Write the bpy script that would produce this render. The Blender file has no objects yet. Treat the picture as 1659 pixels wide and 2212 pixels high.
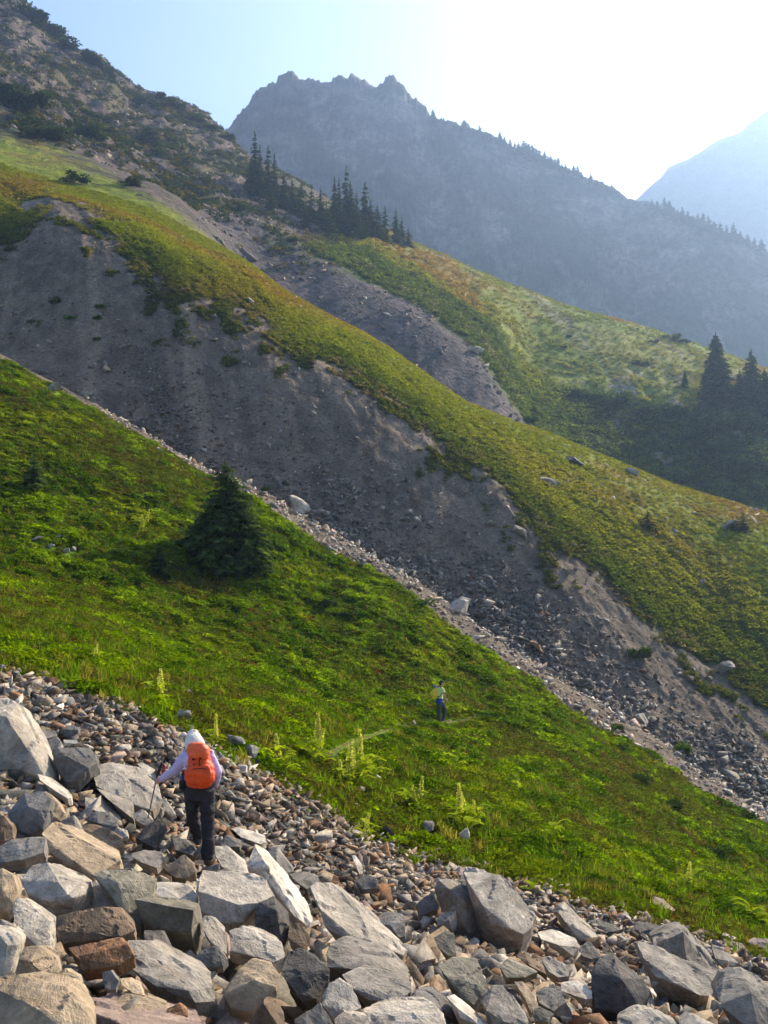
import bpy, bmesh, math, random
import numpy as np
from mathutils import Vector, Matrix

random.seed(11)
rng = np.random.default_rng(7)
SC = bpy.context.scene
COL = SC.collection

# ------------------------------------------------------------------ camera
PITCH = math.radians(5.0)
FPX, CXP, CYP = 2171.0, 829.5, 1106.0      # focal length and centre on a 1659 x 2212 picture grid
cam_d = bpy.data.cameras.new('camera')
cam_d.sensor_fit = 'VERTICAL'
cam_d.sensor_height = 36.0
cam_d.lens = 36.0 * FPX / 2212.0
cam_d.clip_start = 0.1
cam_d.clip_end = 20000
cam = bpy.data.objects.new('camera', cam_d)
COL.objects.link(cam)
cam.rotation_euler = (math.radians(90) + PITCH, 0, 0)
SC.camera = cam

# ------------------------------------------------------------------ sky and sun
SUN_AZ, SUN_EL = math.radians(42), math.radians(31)   # azimuth to the right of the view, elevation
world = bpy.data.worlds.new('World')
SC.world = world
world.use_nodes = True
wn = world.node_tree
wn.nodes.clear()
sky = wn.nodes.new('ShaderNodeTexSky')
sky.sky_type = 'NISHITA'
sky.sun_disc = False
sky.sun_elevation = SUN_EL
sky.sun_rotation = SUN_AZ
sky.altitude = 1800
sky.air_density = 1.0
sky.dust_density = 6.5
sky.ozone_density = 2.4
bg = wn.nodes.new('ShaderNodeBackground')
bg.inputs['Strength'].default_value = 0.125
wo = wn.nodes.new('ShaderNodeOutputWorld')
wn.links.new(sky.outputs[0], bg.inputs[0])
wn.links.new(bg.outputs[0], wo.inputs[0])
sun_d = bpy.data.lights.new('sun', 'SUN')
sun_d.energy = 5.0
sun_d.angle = math.radians(0.6)
sun_d.color = (1.0, 0.87, 0.66)
sun = bpy.data.objects.new('sun', sun_d)
COL.objects.link(sun)
SUNDIR = Vector((math.sin(SUN_AZ) * math.cos(SUN_EL), math.cos(SUN_AZ) * math.cos(SUN_EL), math.sin(SUN_EL)))
sun.rotation_euler = SUNDIR.to_track_quat('Z', 'Y').to_euler()
sun.location = SUNDIR * 300

SC.view_settings.view_transform = 'Standard'
SC.view_settings.look = 'None'
SC.view_settings.exposure = 1.24
SC.view_settings.gamma = 1.0
SC.view_settings.use_curve_mapping = False
HAZE_DENSITY = 0.00033
SC.render.engine = 'CYCLES'
SC.cycles.use_denoising = True
SC.cycles.use_adaptive_sampling = True
SC.cycles.adaptive_threshold = 0.03
SC.cycles.max_bounces = 5
SC.cycles.diffuse_bounces = 2
SC.cycles.transmission_bounces = 4
SC.cycles.volume_bounces = 0
SC.cycles.transparent_max_bounces = 8
SC.cycles.sample_clamp_indirect = 6.0

# ------------------------------------------------------------------ helpers
def tag(o, label=None, cat=None, group=None, kind=None):
    if label: o['label'] = label
    if cat: o['category'] = cat
    if group: o['group'] = group
    if kind: o['kind'] = kind
    return o

def mesh_np(name, verts, faces=None, tris=None, quads=None, smooth=False, mat=None, col=None):
    """mesh from numpy arrays; tris (n,3) or quads (n,4)"""
    me = bpy.data.meshes.new(name)
    verts = np.asarray(verts, np.float32)
    me.vertices.add(len(verts))
    me.vertices.foreach_set('co', verts.ravel())
    f = tris if tris is not None else quads
    f = np.asarray(f, np.int32)
    k = f.shape[1]
    me.loops.add(f.size)
    me.loops.foreach_set('vertex_index', f.ravel())
    me.polygons.add(len(f))
    me.polygons.foreach_set('loop_start', np.arange(0, f.size, k, dtype=np.int32))
    if smooth:
        me.polygons.foreach_set('use_smooth', np.ones(len(f), bool))
    me.update(calc_edges=True)
    if col is not None:
        a = me.color_attributes.new('Col', 'FLOAT_COLOR', 'POINT')
        c = np.ones((len(verts), 4), np.float32)
        c[:, :3] = col
        a.data.foreach_set('color', c.ravel())
    if mat: me.materials.append(mat)
    return me

def obj(name, me, parent=None, loc=None):
    o = bpy.data.objects.new(name, me)
    COL.objects.link(o)
    if parent is not None: o.parent = parent
    if loc is not None: o.location = loc
    return o

def empty(name, loc, rz=0.0, scale=1.0):
    o = bpy.data.objects.new(name, None)
    COL.objects.link(o)
    o.empty_display_size = 0.2
    o.location = loc
    o.rotation_euler = (0, 0, rz)
    o.scale = (scale,) * 3
    return o

# ---- value noise
def _hash(ix, iy, iz, seed):
    h = (ix.astype(np.int64) * 374761393 + iy.astype(np.int64) * 668265263 + iz.astype(np.int64) * 2147483647 + seed * 974634541) & 0xFFFFFFFF
    h = ((h ^ (h >> 13)) * 1274126177) & 0xFFFFFFFF
    h = ((h ^ (h >> 16)) * 2246822519) & 0xFFFFFFFF
    return ((h ^ (h >> 15)) & 0xFFFFFF) / float(0xFFFFFF)

def vnoise(x, y, z=None, seed=0):
    x = np.asarray(x, float); y = np.asarray(y, float)
    z = np.zeros_like(x) if z is None else np.asarray(z, float)
    x0, y0, z0 = np.floor(x), np.floor(y), np.floor(z)
    fx, fy, fz = x - x0, y - y0, z - z0
    fx, fy, fz = [f * f * f * (f * (f * 6 - 15) + 10) for f in (fx, fy, fz)]
    r = 0
    for dx in (0, 1):
        for dy in (0, 1):
            for dz in (0, 1):
                w = (fx if dx else 1 - fx) * (fy if dy else 1 - fy) * (fz if dz else 1 - fz)
                r = r + w * _hash(x0 + dx, y0 + dy, z0 + dz, seed)
    return r * 2 - 1

def fbm(x, y, z=None, octaves=5, seed=0, gain=0.5, ridged=False):
    r = 0.0; a = 1.0; f = 1.0; t = 0.0
    for o in range(octaves):
        n = vnoise(np.asarray(x) * f + 17.3 * o, np.asarray(y) * f - 9.1 * o, None if z is None else np.asarray(z) * f + 3.7 * o, seed + o)
        if ridged: n = 1 - 2 * np.abs(n)
        r = r + a * n; t += a
        a *= gain; f *= 2.03
    return r / t

def sstep(e0, e1, x):
    t = np.clip((x - e0) / (e1 - e0), 0, 1)
    return t * t * (3 - 2 * t)

# ---- picture grid <-> world
def ray(X, Y):
    r = (np.asarray(X, float) - CXP) / FPX
    u = (CYP - np.asarray(Y, float)) / FPX
    return r, math.cos(PITCH) - math.sin(PITCH) * u, math.sin(PITCH) + math.cos(PITCH) * u

def px(X, Y, d):
    r, f, u = ray(X, Y)
    return Vector((r * d / f, d, u * d / f))

def to_px(x, y, z):
    f = y * math.cos(PITCH) + z * math.sin(PITCH)
    u = -y * math.sin(PITCH) + z * math.cos(PITCH)
    return CXP + FPX * x / f, CYP - FPX * u / f

def S2D(x, y):                      # 2304-wide grid to the 1659-wide grid
    return x * 1659 / 2304.0, y * 1659 / 2304.0

# ------------------------------------------------------------------ materials
class NT:
    def __init__(s, name):
        s.m = bpy.data.materials.new(name)
        s.m.use_nodes = True
        s.t = s.m.node_tree
        s.t.nodes.clear()
        s.out = s.t.nodes.new('ShaderNodeOutputMaterial')
    def n(s, typ, **kw):
        nd = s.t.nodes.new(typ)
        for k, v in kw.items():
            if k in nd.inputs.keys() if isinstance(k, str) else False: nd.inputs[k].default_value = v
            else: setattr(nd, k, v)
        return nd
    def l(s, a, b): s.t.links.new(a, b)
    def noise(s, vec, scale, detail=5, rough=0.55, dist=0.0):
        nd = s.t.nodes.new('ShaderNodeTexNoise')
        nd.inputs['Scale'].default_value = scale
        nd.inputs['Detail'].default_value = detail
        nd.inputs['Roughness'].default_value = rough
        nd.inputs['Distortion'].default_value = dist
        if vec is not None: s.l(vec, nd.inputs['Vector'])
        return nd.outputs['Fac']
    def rng(s, v, a, b, c, d):
        nd = s.t.nodes.new('ShaderNodeMapRange')
        nd.inputs[1].default_value, nd.inputs[2].default_value = a, b
        nd.inputs[3].default_value, nd.inputs[4].default_value = c, d
        s.l(v, nd.inputs[0])
        return nd.outputs[0]
    def math(s, op, a, b=None):
        nd = s.t.nodes.new('ShaderNodeMath'); nd.operation = op
        for i, v in enumerate((a, b)):
            if v is None: continue
            if isinstance(v, (int, float)): nd.inputs[i].default_value = v
            else: s.l(v, nd.inputs[i])
        return nd.outputs[0]
    def mix(s, fac, a, b, mode='MIX'):
        nd = s.t.nodes.new('ShaderNodeMix'); nd.data_type = 'RGBA'; nd.blend_type = mode
        for i, v in ((0, fac), (6, a), (7, b)):
            if isinstance(v, (int, float)): nd.inputs[i].default_value = v if i == 0 else (v, v, v, 1)
            elif isinstance(v, tuple): nd.inputs[i].default_value = (*v, 1)
            else: s.l(v, nd.inputs[i])
        return nd.outputs[2]
    def mulv(s, colr, val):
        nd = s.t.nodes.new('ShaderNodeVectorMath'); nd.operation = 'SCALE'
        s.l(colr, nd.inputs[0]); s.l(val, nd.inputs['Scale'])
        return nd.outputs[0]
    def mapping(s, vec, scale=(1, 1, 1), rot=(0, 0, 0)):
        nd = s.t.nodes.new('ShaderNodeMapping')
        nd.inputs['Scale'].default_value = scale; nd.inputs['Rotation'].default_value = rot
        s.l(vec, nd.inputs['Vector'])
        return nd.outputs[0]
    def bump(s, h, strength, dist):
        nd = s.t.nodes.new('ShaderNodeBump')
        nd.inputs['Strength'].default_value = strength; nd.inputs['Distance'].default_value = dist
        s.l(h, nd.inputs['Height'])
        return nd.outputs[0]
    def bsdf(s, colr, rough=0.85, normal=None, spec=0.25):
        nd = s.t.nodes.new('ShaderNodeBsdfPrincipled')
        if isinstance(colr, tuple): nd.inputs['Base Color'].default_value = (*colr, 1)
        else: s.l(colr, nd.inputs['Base Color'])
        nd.inputs['Roughness'].default_value = rough
        nd.inputs['Specular IOR Level'].default_value = spec
        if normal is not None: s.l(normal, nd.inputs['Normal'])
        s.l(nd.outputs[0], s.out.inputs[0])
        return nd

def ground_mat(name, s_hi, s_mid, bump_d, contrast=0.5, bump_s=0.8, streak=None):
    """Col attribute = the ground's own colours; fine variation and relief by noise in metres"""
    t = NT(name)
    geo = t.n('ShaderNodeNewGeometry').outputs['Position']
    at = t.n('ShaderNodeAttribute', attribute_name='Col').outputs['Color']
    n1 = t.noise(geo, s_hi, 6, 0.65)
    n2 = t.noise(geo, s_mid, 5, 0.6)
    v = t.math('MULTIPLY', t.rng(n1, 0.3, 0.7, 1 - contrast, 1 + contrast), t.rng(n2, 0.3, 0.7, 1 - contrast * .5, 1 + contrast * .5))
    c = t.mulv(at, v)
    hue = t.noise(geo, s_mid * 2.3, 3)
    c = t.mix(t.rng(hue, 0.45, 0.7, 0.0, 0.25), c, t.mix(1.0, c, (1.25, 0.95, 0.7), 'MULTIPLY'))
    h = t.math('ADD', n1, t.math('MULTIPLY', n2, 2.0))
    t.bsdf(c, 0.95, t.bump(h, bump_s, bump_d), 0.1)
    return t.m

def rock_mat(name, per_object=True, scale=1.0):
    t = NT(name)
    if per_object:
        oi = t.n('ShaderNodeObjectInfo')
        tint = oi.outputs['Color']
        tc = t.n('ShaderNodeTexCoord').outputs['Object']
        add = t.n('ShaderNodeVectorMath', operation='ADD')
        t.l(tc, add.inputs[0])
        mul = t.math('MULTIPLY', oi.outputs['Random'], 57.0)
        t.l(mul, add.inputs[1])
        vec = add.outputs[0]
        rnd = oi.outputs['Random']
    else:
        tint = t.n('ShaderNodeAttribute', attribute_name='Col').outputs['Color']
        vec = t.n('ShaderNodeNewGeometry').outputs['Position']
        rnd = None
    big = t.noise(vec, 1.6 * scale, 6, 0.6, 0.6)
    fine = t.noise(vec, 22 * scale, 5, 0.7)
    fvec = vec
    if per_object:
        vr = t.n('ShaderNodeVectorRotate', rotation_type='EULER_XYZ')
        cmb = t.n('ShaderNodeCombineXYZ')
        t.l(t.math('MULTIPLY', oi.outputs['Random'], 23.0), cmb.inputs[0]); t.l(t.math('MULTIPLY', oi.outputs['Random'], 41.0), cmb.inputs[1])
        t.l(vec, vr.inputs['Vector']); t.l(cmb.outputs[0], vr.inputs['Rotation'])
        fvec = vr.outputs[0]
    fol = t.noise(t.mapping(fvec, (1.6 * scale, 2.2 * scale, 7 * scale), (0.5, 0.35, 0.2)), 1.0, 6, 0.7, 1.6)
    blot = t.noise(vec, 5.5 * scale, 6, 0.72, 0.8)
    v = t.math('MULTIPLY', t.rng(big, 0.3, 0.7, 0.62, 1.3), t.rng(fine, 0.3, 0.7, 0.78, 1.18))
    v = t.math('MULTIPLY', v, t.rng(fol, 0.3, 0.7, 0.84, 1.12))
    v = t.math('MULTIPLY', v, t.rng(blot, 0.35, 0.65, 0.66, 1.25))
    c = t.mulv(tint, v)
    rust = t.noise(vec, 2.6 * scale, 4, 0.6, 1.0)
    amt = t.rng(rust, 0.55, 0.72, 0.0, 0.55)
    if rnd is not None: amt = t.math('MULTIPLY', amt, t.rng(rnd, 0.2, 1.0, 0.0, 1.0))
    else: amt = t.math('MULTIPLY', amt, 0.5)
    c = t.mix(amt, c, (0.27, 0.155, 0.07))
    lich = t.noise(vec, 9 * scale, 4, 0.7)
    c = t.mix(t.rng(lich, 0.62, 0.68, 0.0, 0.35), c, (0.055, 0.06, 0.06))
    # hairline cracks
    wob = t.n('ShaderNodeVectorMath', operation='ADD')
    nz = t.t.nodes.new('ShaderNodeTexNoise'); nz.inputs['Scale'].default_value = 3.0 * scale
    t.l(vec, nz.inputs['Vector']); t.l(vec, wob.inputs[0]); t.l(nz.outputs['Color'], wob.inputs[1])
    vo = t.n('ShaderNodeTexVoronoi', feature='DISTANCE_TO_EDGE'); vo.inputs['Scale'].default_value = 1.7 * scale
    t.l(wob.outputs[0], vo.inputs['Vector'])
    crack = t.rng(vo.outputs['Distance'], 0.0, 0.007, 1.0, 0.0)
    crack = t.math('MULTIPLY', crack, t.rng(big, 0.60, 0.75, 0.0, 0.3))
    c = t.mix(crack, c, (0.045, 0.042, 0.04))
    h = t.math('ADD', t.math('MULTIPLY', fine, 0.35), t.math('ADD', t.math('MULTIPLY', fol, .55), t.math('ADD', t.math('MULTIPLY', big, 1.2), t.math('MULTIPLY', blot, .6))))
    h = t.math('SUBTRACT', h, t.math('MULTIPLY', crack, 0.5))
    t.bsdf(c, 0.82, t.bump(h, 0.7, 0.06 / scale), 0.3)
    return t.m

def leaf_mat(name, base, trans=0.45, inst=False, vary=0.35, attr=False):
    t = NT(name)
    geo = t.n('ShaderNodeNewGeometry')
    if inst:
        at = t.n('ShaderNodeAttribute', attribute_name='tint', attribute_type='INSTANCER').outputs['Color']
    elif attr:
        at = t.n('ShaderNodeAttribute', attribute_name='Col').outputs['Color']
    else:
        r = t.n('ShaderNodeRGB'); r.outputs[0].default_value = (*base, 1); at = r.outputs[0]
    nz = t.noise(geo.outputs['Position'], 1.7, 3)
    c = t.mulv(at, t.rng(nz, 0.3, 0.7, 1 - vary, 1 + vary))
    rp = t.rng(geo.outputs['Random Per Island'], 0, 1, 0.7, 1.3)
    c = t.mulv(c, rp)
    d = t.n('ShaderNodeBsdfDiffuse'); t.l(c, d.inputs[0])
    tr = t.n('ShaderNodeBsdfTranslucent')
    t.l(t.mix(1.0, c, (1.25, 1.15, 0.5), 'MULTIPLY'), tr.inputs[0])
    mx = t.n('ShaderNodeMixShader'); mx.inputs[0].default_value = trans
    t.l(d.outputs[0], mx.inputs[1]); t.l(tr.outputs[0], mx.inputs[2])
    t.l(mx.outputs[0], t.out.inputs[0])
    return t.m

def plain_mat(name, colr, rough=0.8, fabric=0.0, spec=0.2, sub=0.0):
    t = NT(name)
    tc = t.n('ShaderNodeTexCoord').outputs['Object']
    n1 = t.noise(tc, 9, 5, 0.6)
    n2 = t.noise(tc, 90, 3, 0.6)
    r = t.n('ShaderNodeRGB'); r.outputs[0].default_value = (*colr, 1)
    c = t.mulv(r.outputs[0], t.math('MULTIPLY', t.rng(n1, .3, .7, .82, 1.15), t.rng(n2, .3, .7, .9, 1.1)))
    t.bsdf(c, rough, t.bump(t.math('ADD', n1, t.math('MULTIPLY', n2, .2)), 0.6, 0.02 if fabric else 0.004), spec)
    return t.m
# ------------------------------------------------------------------ terrain
# node lines from near to far: (X, Y, depth) on the picture grid; each becomes points in the world
NC = 540
A = np.linspace(-0.56, 0.56, NC)

def line(pts, ext=0.75):
    a, s, d = [], [], []
    for X, Y, dd in pts:
        r, f, u = ray(X, Y)
        a.append(r / f); s.append(u / f); d.append(dd)
    a, s, d = map(np.array, (a, s, d))
    for e in (0, 1):
        i, j = (0, 1) if e == 0 else (-1, -2)
        av = -0.62 if e == 0 else 0.62
        sv = s[i] + (s[i] - s[j]) / (a[i] - a[j]) * (av - a[i]) * ext
        if e == 0: a, s, d = np.r_[av, a], np.r_[sv, s], np.r_[d[0], d]
        else: a, s, d = np.r_[a, av], np.r_[s, sv], np.r_[d, d[-1]]
    S = np.interp(A, a, s); D = np.interp(A, a, d)
    k = np.exp(-0.5 * (np.arange(-14, 15) / 4.5) ** 2); k /= k.sum()
    S = np.convolve(np.pad(S, 14, 'edge'), k, 'valid')
    D = np.convolve(np.pad(D, 14, 'edge'), k, 'valid')
    return D, S * D

nodes = []
nodes.append((np.full(NC, 0.9), -1.75 - 0.35 * A))
nodes.append(line([(0, 2212, 3.4), (830, 2212, 5.0), (1659, 2212, 6.5)]))
nodes.append(line([(0, 1745, 11.5), (440, 1862, 13.0), (830, 1965, 14.0), (1250, 2062, 14.6), (1659, 2140, 15.0)]))
nodes.append(line([(0, 1470, 18.5), (200, 1525, 18), (400, 1600, 18), (560, 1690, 18.5), (700, 1765, 19), (900, 1872, 19), (1150, 1935, 19), (1450, 2012, 19), (1659, 2085, 19)]))
nodes.append(line([(0, 1230, 42), (400, 1400, 40), (700, 1500, 42), (950, 1560, 43), (1200, 1650, 42), (1450, 1800, 38), (1659, 1925, 34)]))
L2 = line([(0, 772, 75), (130, 842, 73), (300, 942, 70), (450, 1032, 68), (560, 1085, 66), (700, 1182, 64), (860, 1262, 62), (1000, 1382, 60), (1130, 1462, 58), (1250, 1552, 56), (1430, 1645, 54), (1500, 1702, 52), (1659, 1795, 50)])
nodes.append(L2)
nodes.append(line([(0, 768, 78), (130, 838, 76), (300, 930, 74), (450, 1015, 72.5), (560, 1062, 71), (700, 1140, 69), (860, 1230, 67), (1000, 1330, 65), (1130, 1415, 63), (1250, 1495, 61), (1430, 1600, 58.5), (1500, 1660, 56.5), (1659, 1770, 54)]))
d6, z6 = nodes[-1]
nodes.append((d6 + 7, z6 - 1.6))
L4 = line([(-200, 480, 116), (0, 520, 112), (130, 500, 110), (280, 560, 106), (400, 620, 104), (560, 725, 101), (700, 790, 99.5), (850, 885, 97), (950, 965, 94), (1100, 1065, 90), (1180, 1140, 88), (1300, 1250, 85), (1430, 1370, 82), (1520, 1440, 80), (1659, 1510, 78)])
nodes.append(L4)
L5 = line([(-200, 290, 160), (0, 355, 152), (330, 450, 148), (480, 530, 146), (600, 618, 144), (830, 742, 138), (1000, 868, 132), (1200, 942, 127), (1450, 1042, 123), (1659, 1112, 119)])
nodes.append(L5)
d10, z10 = L5
hid = sstep(-0.22, -0.08, A)
dip_free = z10 + (d10 * 0 + 13) * 0.62
nodes.append((d10 + 13, dip_free * (1 - hid) + (z10 - 2.5) * hid))
nodes.append(line([(-200, 170, 212), (0, 235, 208), (300, 385, 205), (480, 460, 200), (600, 510, 197), (740, 580, 190), (850, 640, 185), (950, 705, 180), (1060, 800, 172), (1110, 885, 166), (1200, 975, 162), (1450, 1085, 158), (1659, 1155, 154)]))
nodes.append(line([(-200, 40, 275), (0, 125, 268), (300, 330, 245), (480, 420, 235), (600, 470, 229), (740, 522, 223), (800, 540, 221), (900, 598, 216), (1000, 652, 212), (1080, 715, 207), (1110, 770, 202), (1150, 850, 195), (1300, 905, 190), (1450, 925, 188), (1659, 945, 185)]))
L8 = line([(-200, -170, 420), (0, -22, 395), (60, 28, 388), (150, 95, 380), (250, 165, 372), (330, 208, 365), (400, 240, 360), (480, 280, 352), (530, 345, 335), (620, 385, 325), (720, 432, 312), (820, 488, 300), (900, 532, 290), (1000, 572, 282), (1100, 622, 275), (1250, 668, 270), (1400, 712, 264), (1540, 758, 259), (1659, 802, 254)])
nodes.append(L8)
d14, z14 = L8
nodes.append((d14 + 70, z14 - 28))
nodes.append((np.full(NC, 640.0), np.full(NC, -70.0) + 60 * sstep(0.1, -0.4, A)))
nodes.append((np.full(NC, 2200.0), np.full(NC, -120.0)))
ND = np.stack([n[0] for n in nodes], 1)      # (NC, K)
NZ = np.stack([n[1] for n in nodes], 1)
K = ND.shape[1]
# monotone cubic slopes along depth
h_ = np.diff(ND, axis=1); dl = np.diff(NZ, axis=1) / h_
M = np.zeros_like(NZ)
same = dl[:, :-1] * dl[:, 1:] > 0
w1 = 2 * h_[:, 1:] + h_[:, :-1]; w2 = h_[:, 1:] + 2 * h_[:, :-1]
with np.errstate(divide='ignore', invalid='ignore'):
    hm = (w1 + w2) / (w1 / dl[:, :-1] + w2 / dl[:, 1:])
M[:, 1:-1] = np.where(same, np.nan_to_num(hm), 0.0)
M[:, 0] = dl[:, 0]; M[:, -1] = dl[:, -1]
for k_ in (6, 13): M[:, k_] = NZ[:, k_] / ND[:, k_]
M[:, 9] = NZ[:, 9] / ND[:, 9] * sstep(-0.22, -0.08, A) + M[:, 9] * (1 - sstep(-0.22, -0.08, A))
SEG = [14, 56, 50, 84, 84, 14, 8, 96, 74, 9, 44, 40, 84, 8, 12, 16]
rowsD, rowsZ, rowN = [], [], []
for i, n in enumerate(SEG):
    t = np.linspace(0, 1, n, endpoint=False)
    if i == K - 2: t = np.linspace(0, 1, n)
    for tt in t:
        hh = h_[:, i]
        h00, h10 = 2 * tt**3 - 3 * tt**2 + 1, tt**3 - 2 * tt**2 + tt
        h01, h11 = -2 * tt**3 + 3 * tt**2, tt**3 - tt**2
        rowsD.append(ND[:, i] + tt * hh)
        rowsZ.append(h00 * NZ[:, i] + h10 * hh * M[:, i] + h01 * NZ[:, i + 1] + h11 * hh * M[:, i + 1])
        rowN.append(i + tt)
GD = np.stack(rowsD, 1); GZ = np.stack(rowsZ, 1); RN = np.array(rowN)      # (NC, R)
GX = GD * A[:, None]
SEG0 = np.r_[0, np.cumsum(SEG)]
# relief: amplitude by node (near .. far) and column
amp_nodes = np.array([.04, .05, .07, .10, .30, .22, .30, .3, .28, .25, .5, 1.0, 1.4, 1.1, 2, 6, 8.])
amp = np.interp(RN, np.arange(K), amp_nodes)[None, :] * np.ones((NC, 1))
left = sstep(-0.02, -0.22, A)[:, None]
amp *= 1 + left * np.interp(RN, [9, 11, 12, 13, 14], [0, 1.0, 1.6, 1.5, 0.3])[None, :]
wl = np.interp(RN, [0, 3, 4, 8, 9, 12, 13, 16], [1.2, 1.6, 3.0, 6, 9, 14, 18, 60])[None, :]
X0, Y0 = GX.copy(), GD.copy()
base_n = fbm(X0 / wl, Y0 / wl, octaves=6, seed=3, gain=0.55)
GZ = GZ + amp * base_n * 1.5
# rills down the eroded bank and ledges on the rocky slope
wall = (sstep(6.6, 7.4, RN) * sstep(9.0, 8.3, RN))[None, :]
GZ += wall * 0.50 * fbm(X0 * 0.30 + Y0 * 0.13 + 1.0 * base_n, Y0 * 0.07, octaves=5, seed=21, gain=.6)
GZ += wall * 0.30 * fbm(X0 * 0.9, Y0 * 0.8, octaves=4, seed=27)
rocky = (sstep(10.3, 11.2, RN) * sstep(14.0, 13.2, RN))[None, :] * left
GZ += rocky * 2.6 * fbm(X0 * 0.06 + GZ * 0.05, Y0 * 0.05 + GZ * 0.04, octaves=5, seed=31, ridged=True)
cliff = (sstep(11.2, 11.7, RN) * sstep(12.6, 12.1, RN))[None, :] * sstep(0.16, 0.26, A)[:, None]
GZ += cliff * 2.2 * fbm(X0 * 0.16, Y0 * 0.12, octaves=4, seed=35, ridged=True)
flankm = (sstep(11.0, 11.5, RN) * sstep(12.8, 12.2, RN))[None, :] * sstep(-0.06, 0.0, A)[:, None] * sstep(0.2, 0.12, A)[:, None]
GZ += flankm * 0.8 * fbm(X0 * 0.25, Y0 * 0.2, octaves=4, seed=36)

def hit(X, Y, dmin=0.0, dmax=1e9):
    """first terrain point behind picture-grid point (X, Y)"""
    r, f, u = ray(X, Y)
    a, s = float(r / f), float(u / f)
    c = np.interp(a, A, np.arange(NC)); i = int(min(max(c, 0), NC - 2)); w = c - i
    d = GD[i] * (1 - w) + GD[i + 1] * w
    z = GZ[i] * (1 - w) + GZ[i + 1] * w
    e = z - s * d
    ok = np.where((e[1:] >= 0) & (e[:-1] < 0) & (d[1:] >= dmin) & (d[1:] <= dmax))[0]
    if len(ok) == 0:
        return None
    k = ok[0]
    t = e[k] / (e[k] - e[k + 1])
    dd = d[k] + (d[k + 1] - d[k]) * t
    return Vector((a * dd, dd, s * dd))

def height(x, y):
    a = x / y
    c = np.interp(a, A, np.arange(NC)); i = int(min(max(c, 0), NC - 2)); w = c - i
    return float(np.interp(y, GD[i], GZ[i]) * (1 - w) + np.interp(y, GD[i + 1], GZ[i + 1]) * w)

def heights(x, y):
    """vectorised height lookup through the fan"""
    a = x / y
    c = np.clip((a - A[0]) / (A[1] - A[0]), 0, NC - 1.001); i = c.astype(int); w = c - i
    out = np.zeros(len(x))
    for k in range(len(x)):
        out[k] = np.interp(y[k], GD[i[k]], GZ[i[k]]) * (1 - w[k]) + np.interp(y[k], GD[i[k] + 1], GZ[i[k] + 1]) * w[k]
    return out

GZ_REST = GZ.copy()           # surface that big rocks rest on
# the ground under the boulder field lies lower than the rocks' resting surface: open joints between rocks
sink = (sstep(0.5, 1.2, RN) * sstep(2.9, 2.3, RN))[None, :]
GZ_LOW = GZ - 0.24 * sink

# ---- ground colours (the surfaces' own colours with some light and shade put in), by place
PX, PY = to_px(GX, GD, GZ)
def C3(*c): return np.array(c, float)
def lerp(c0, c1, m): return c0 * (1 - m[..., None]) + c1 * m[..., None]
sh = GX.shape
nA = fbm(X0 / 5.0, Y0 / 5.0, octaves=5, seed=41)
nB = fbm(X0 / 1.3, Y0 / 1.3, octaves=4, seed=42)
nC = fbm(X0 / 14.0, Y0 / 14.0, octaves=5, seed=43)
G_BRIGHT, G_MID, G_DARK = C3(.130, .200, .006), C3(.080, .135, .006), C3(.028, .055, .008)
G_OLIVE, G_ORANGE, G_BROWN = C3(.150, .150, .018), C3(.200, .110, .022), C3(.075, .058, .020)
R_SCREE, R_DARK, R_WARM = C3(.160, .124, .090), C3(.108, .084, .062), C3(.26, .20, .138)
DIRT = C3(.110, .088, .065)
rn = np.broadcast_to(RN[None, :], sh)
aa = np.broadcast_to(A[:, None], sh)
ones = np.ones(sh)
# meadow
def blob(X, Y, rx, ry):
    return np.exp(-(((PX - X) / rx) ** 2 + ((PY - Y) / ry) ** 2))
heath = np.clip(sstep(0.2, 0.5, nA + 0.25 * nB) * .8 + 0.75 * blob(330, 1000, 190, 75) + .55 * blob(90, 1310, 150, 70) + .7 * blob(1420, 1730, 170, 90)
        + .6 * blob(450, 1520, 170, 60) + .5 * blob(900, 1770, 200, 55) - 0.8 * blob(900, 1420, 230, 120) - .6 * blob(150, 1180, 160, 90), 0, 1)
MEADOW_HEATH = heath
mead = lerp(lerp(np.broadcast_to(G_MID, sh + (3,)), G_BRIGHT, sstep(-.3, .35, -nA + .6 * nB)), G_BROWN * .9 + G_MID * .25, heath * .8)
# near talus floor
tal = lerp(np.broadcast_to(C3(.07, .062, .055), sh + (3,)), C3(.12, .10, .08), sstep(-.3, .4, nB))
col = lerp(tal, mead, sstep(2.93, 3.02, rn + .05 * nB + .03 * nA))
# gully and eroded bank
gul = lerp(np.broadcast_to(R_SCREE, sh + (3,)), R_DARK, sstep(-.25, .35, nB + nA * .5))
gul = lerp(gul, R_WARM, (sstep(-.1, .5, fbm(X0 * .5 + Y0 * .18, Y0 * .05, octaves=4, seed=51)) * sstep(.22, -.25, aa)) * .8)  # paler streaks towards the left: grazing light put into the bank colour
col = lerp(col, gul, sstep(4.97, 5.03, rn + .02 * nB))
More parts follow.
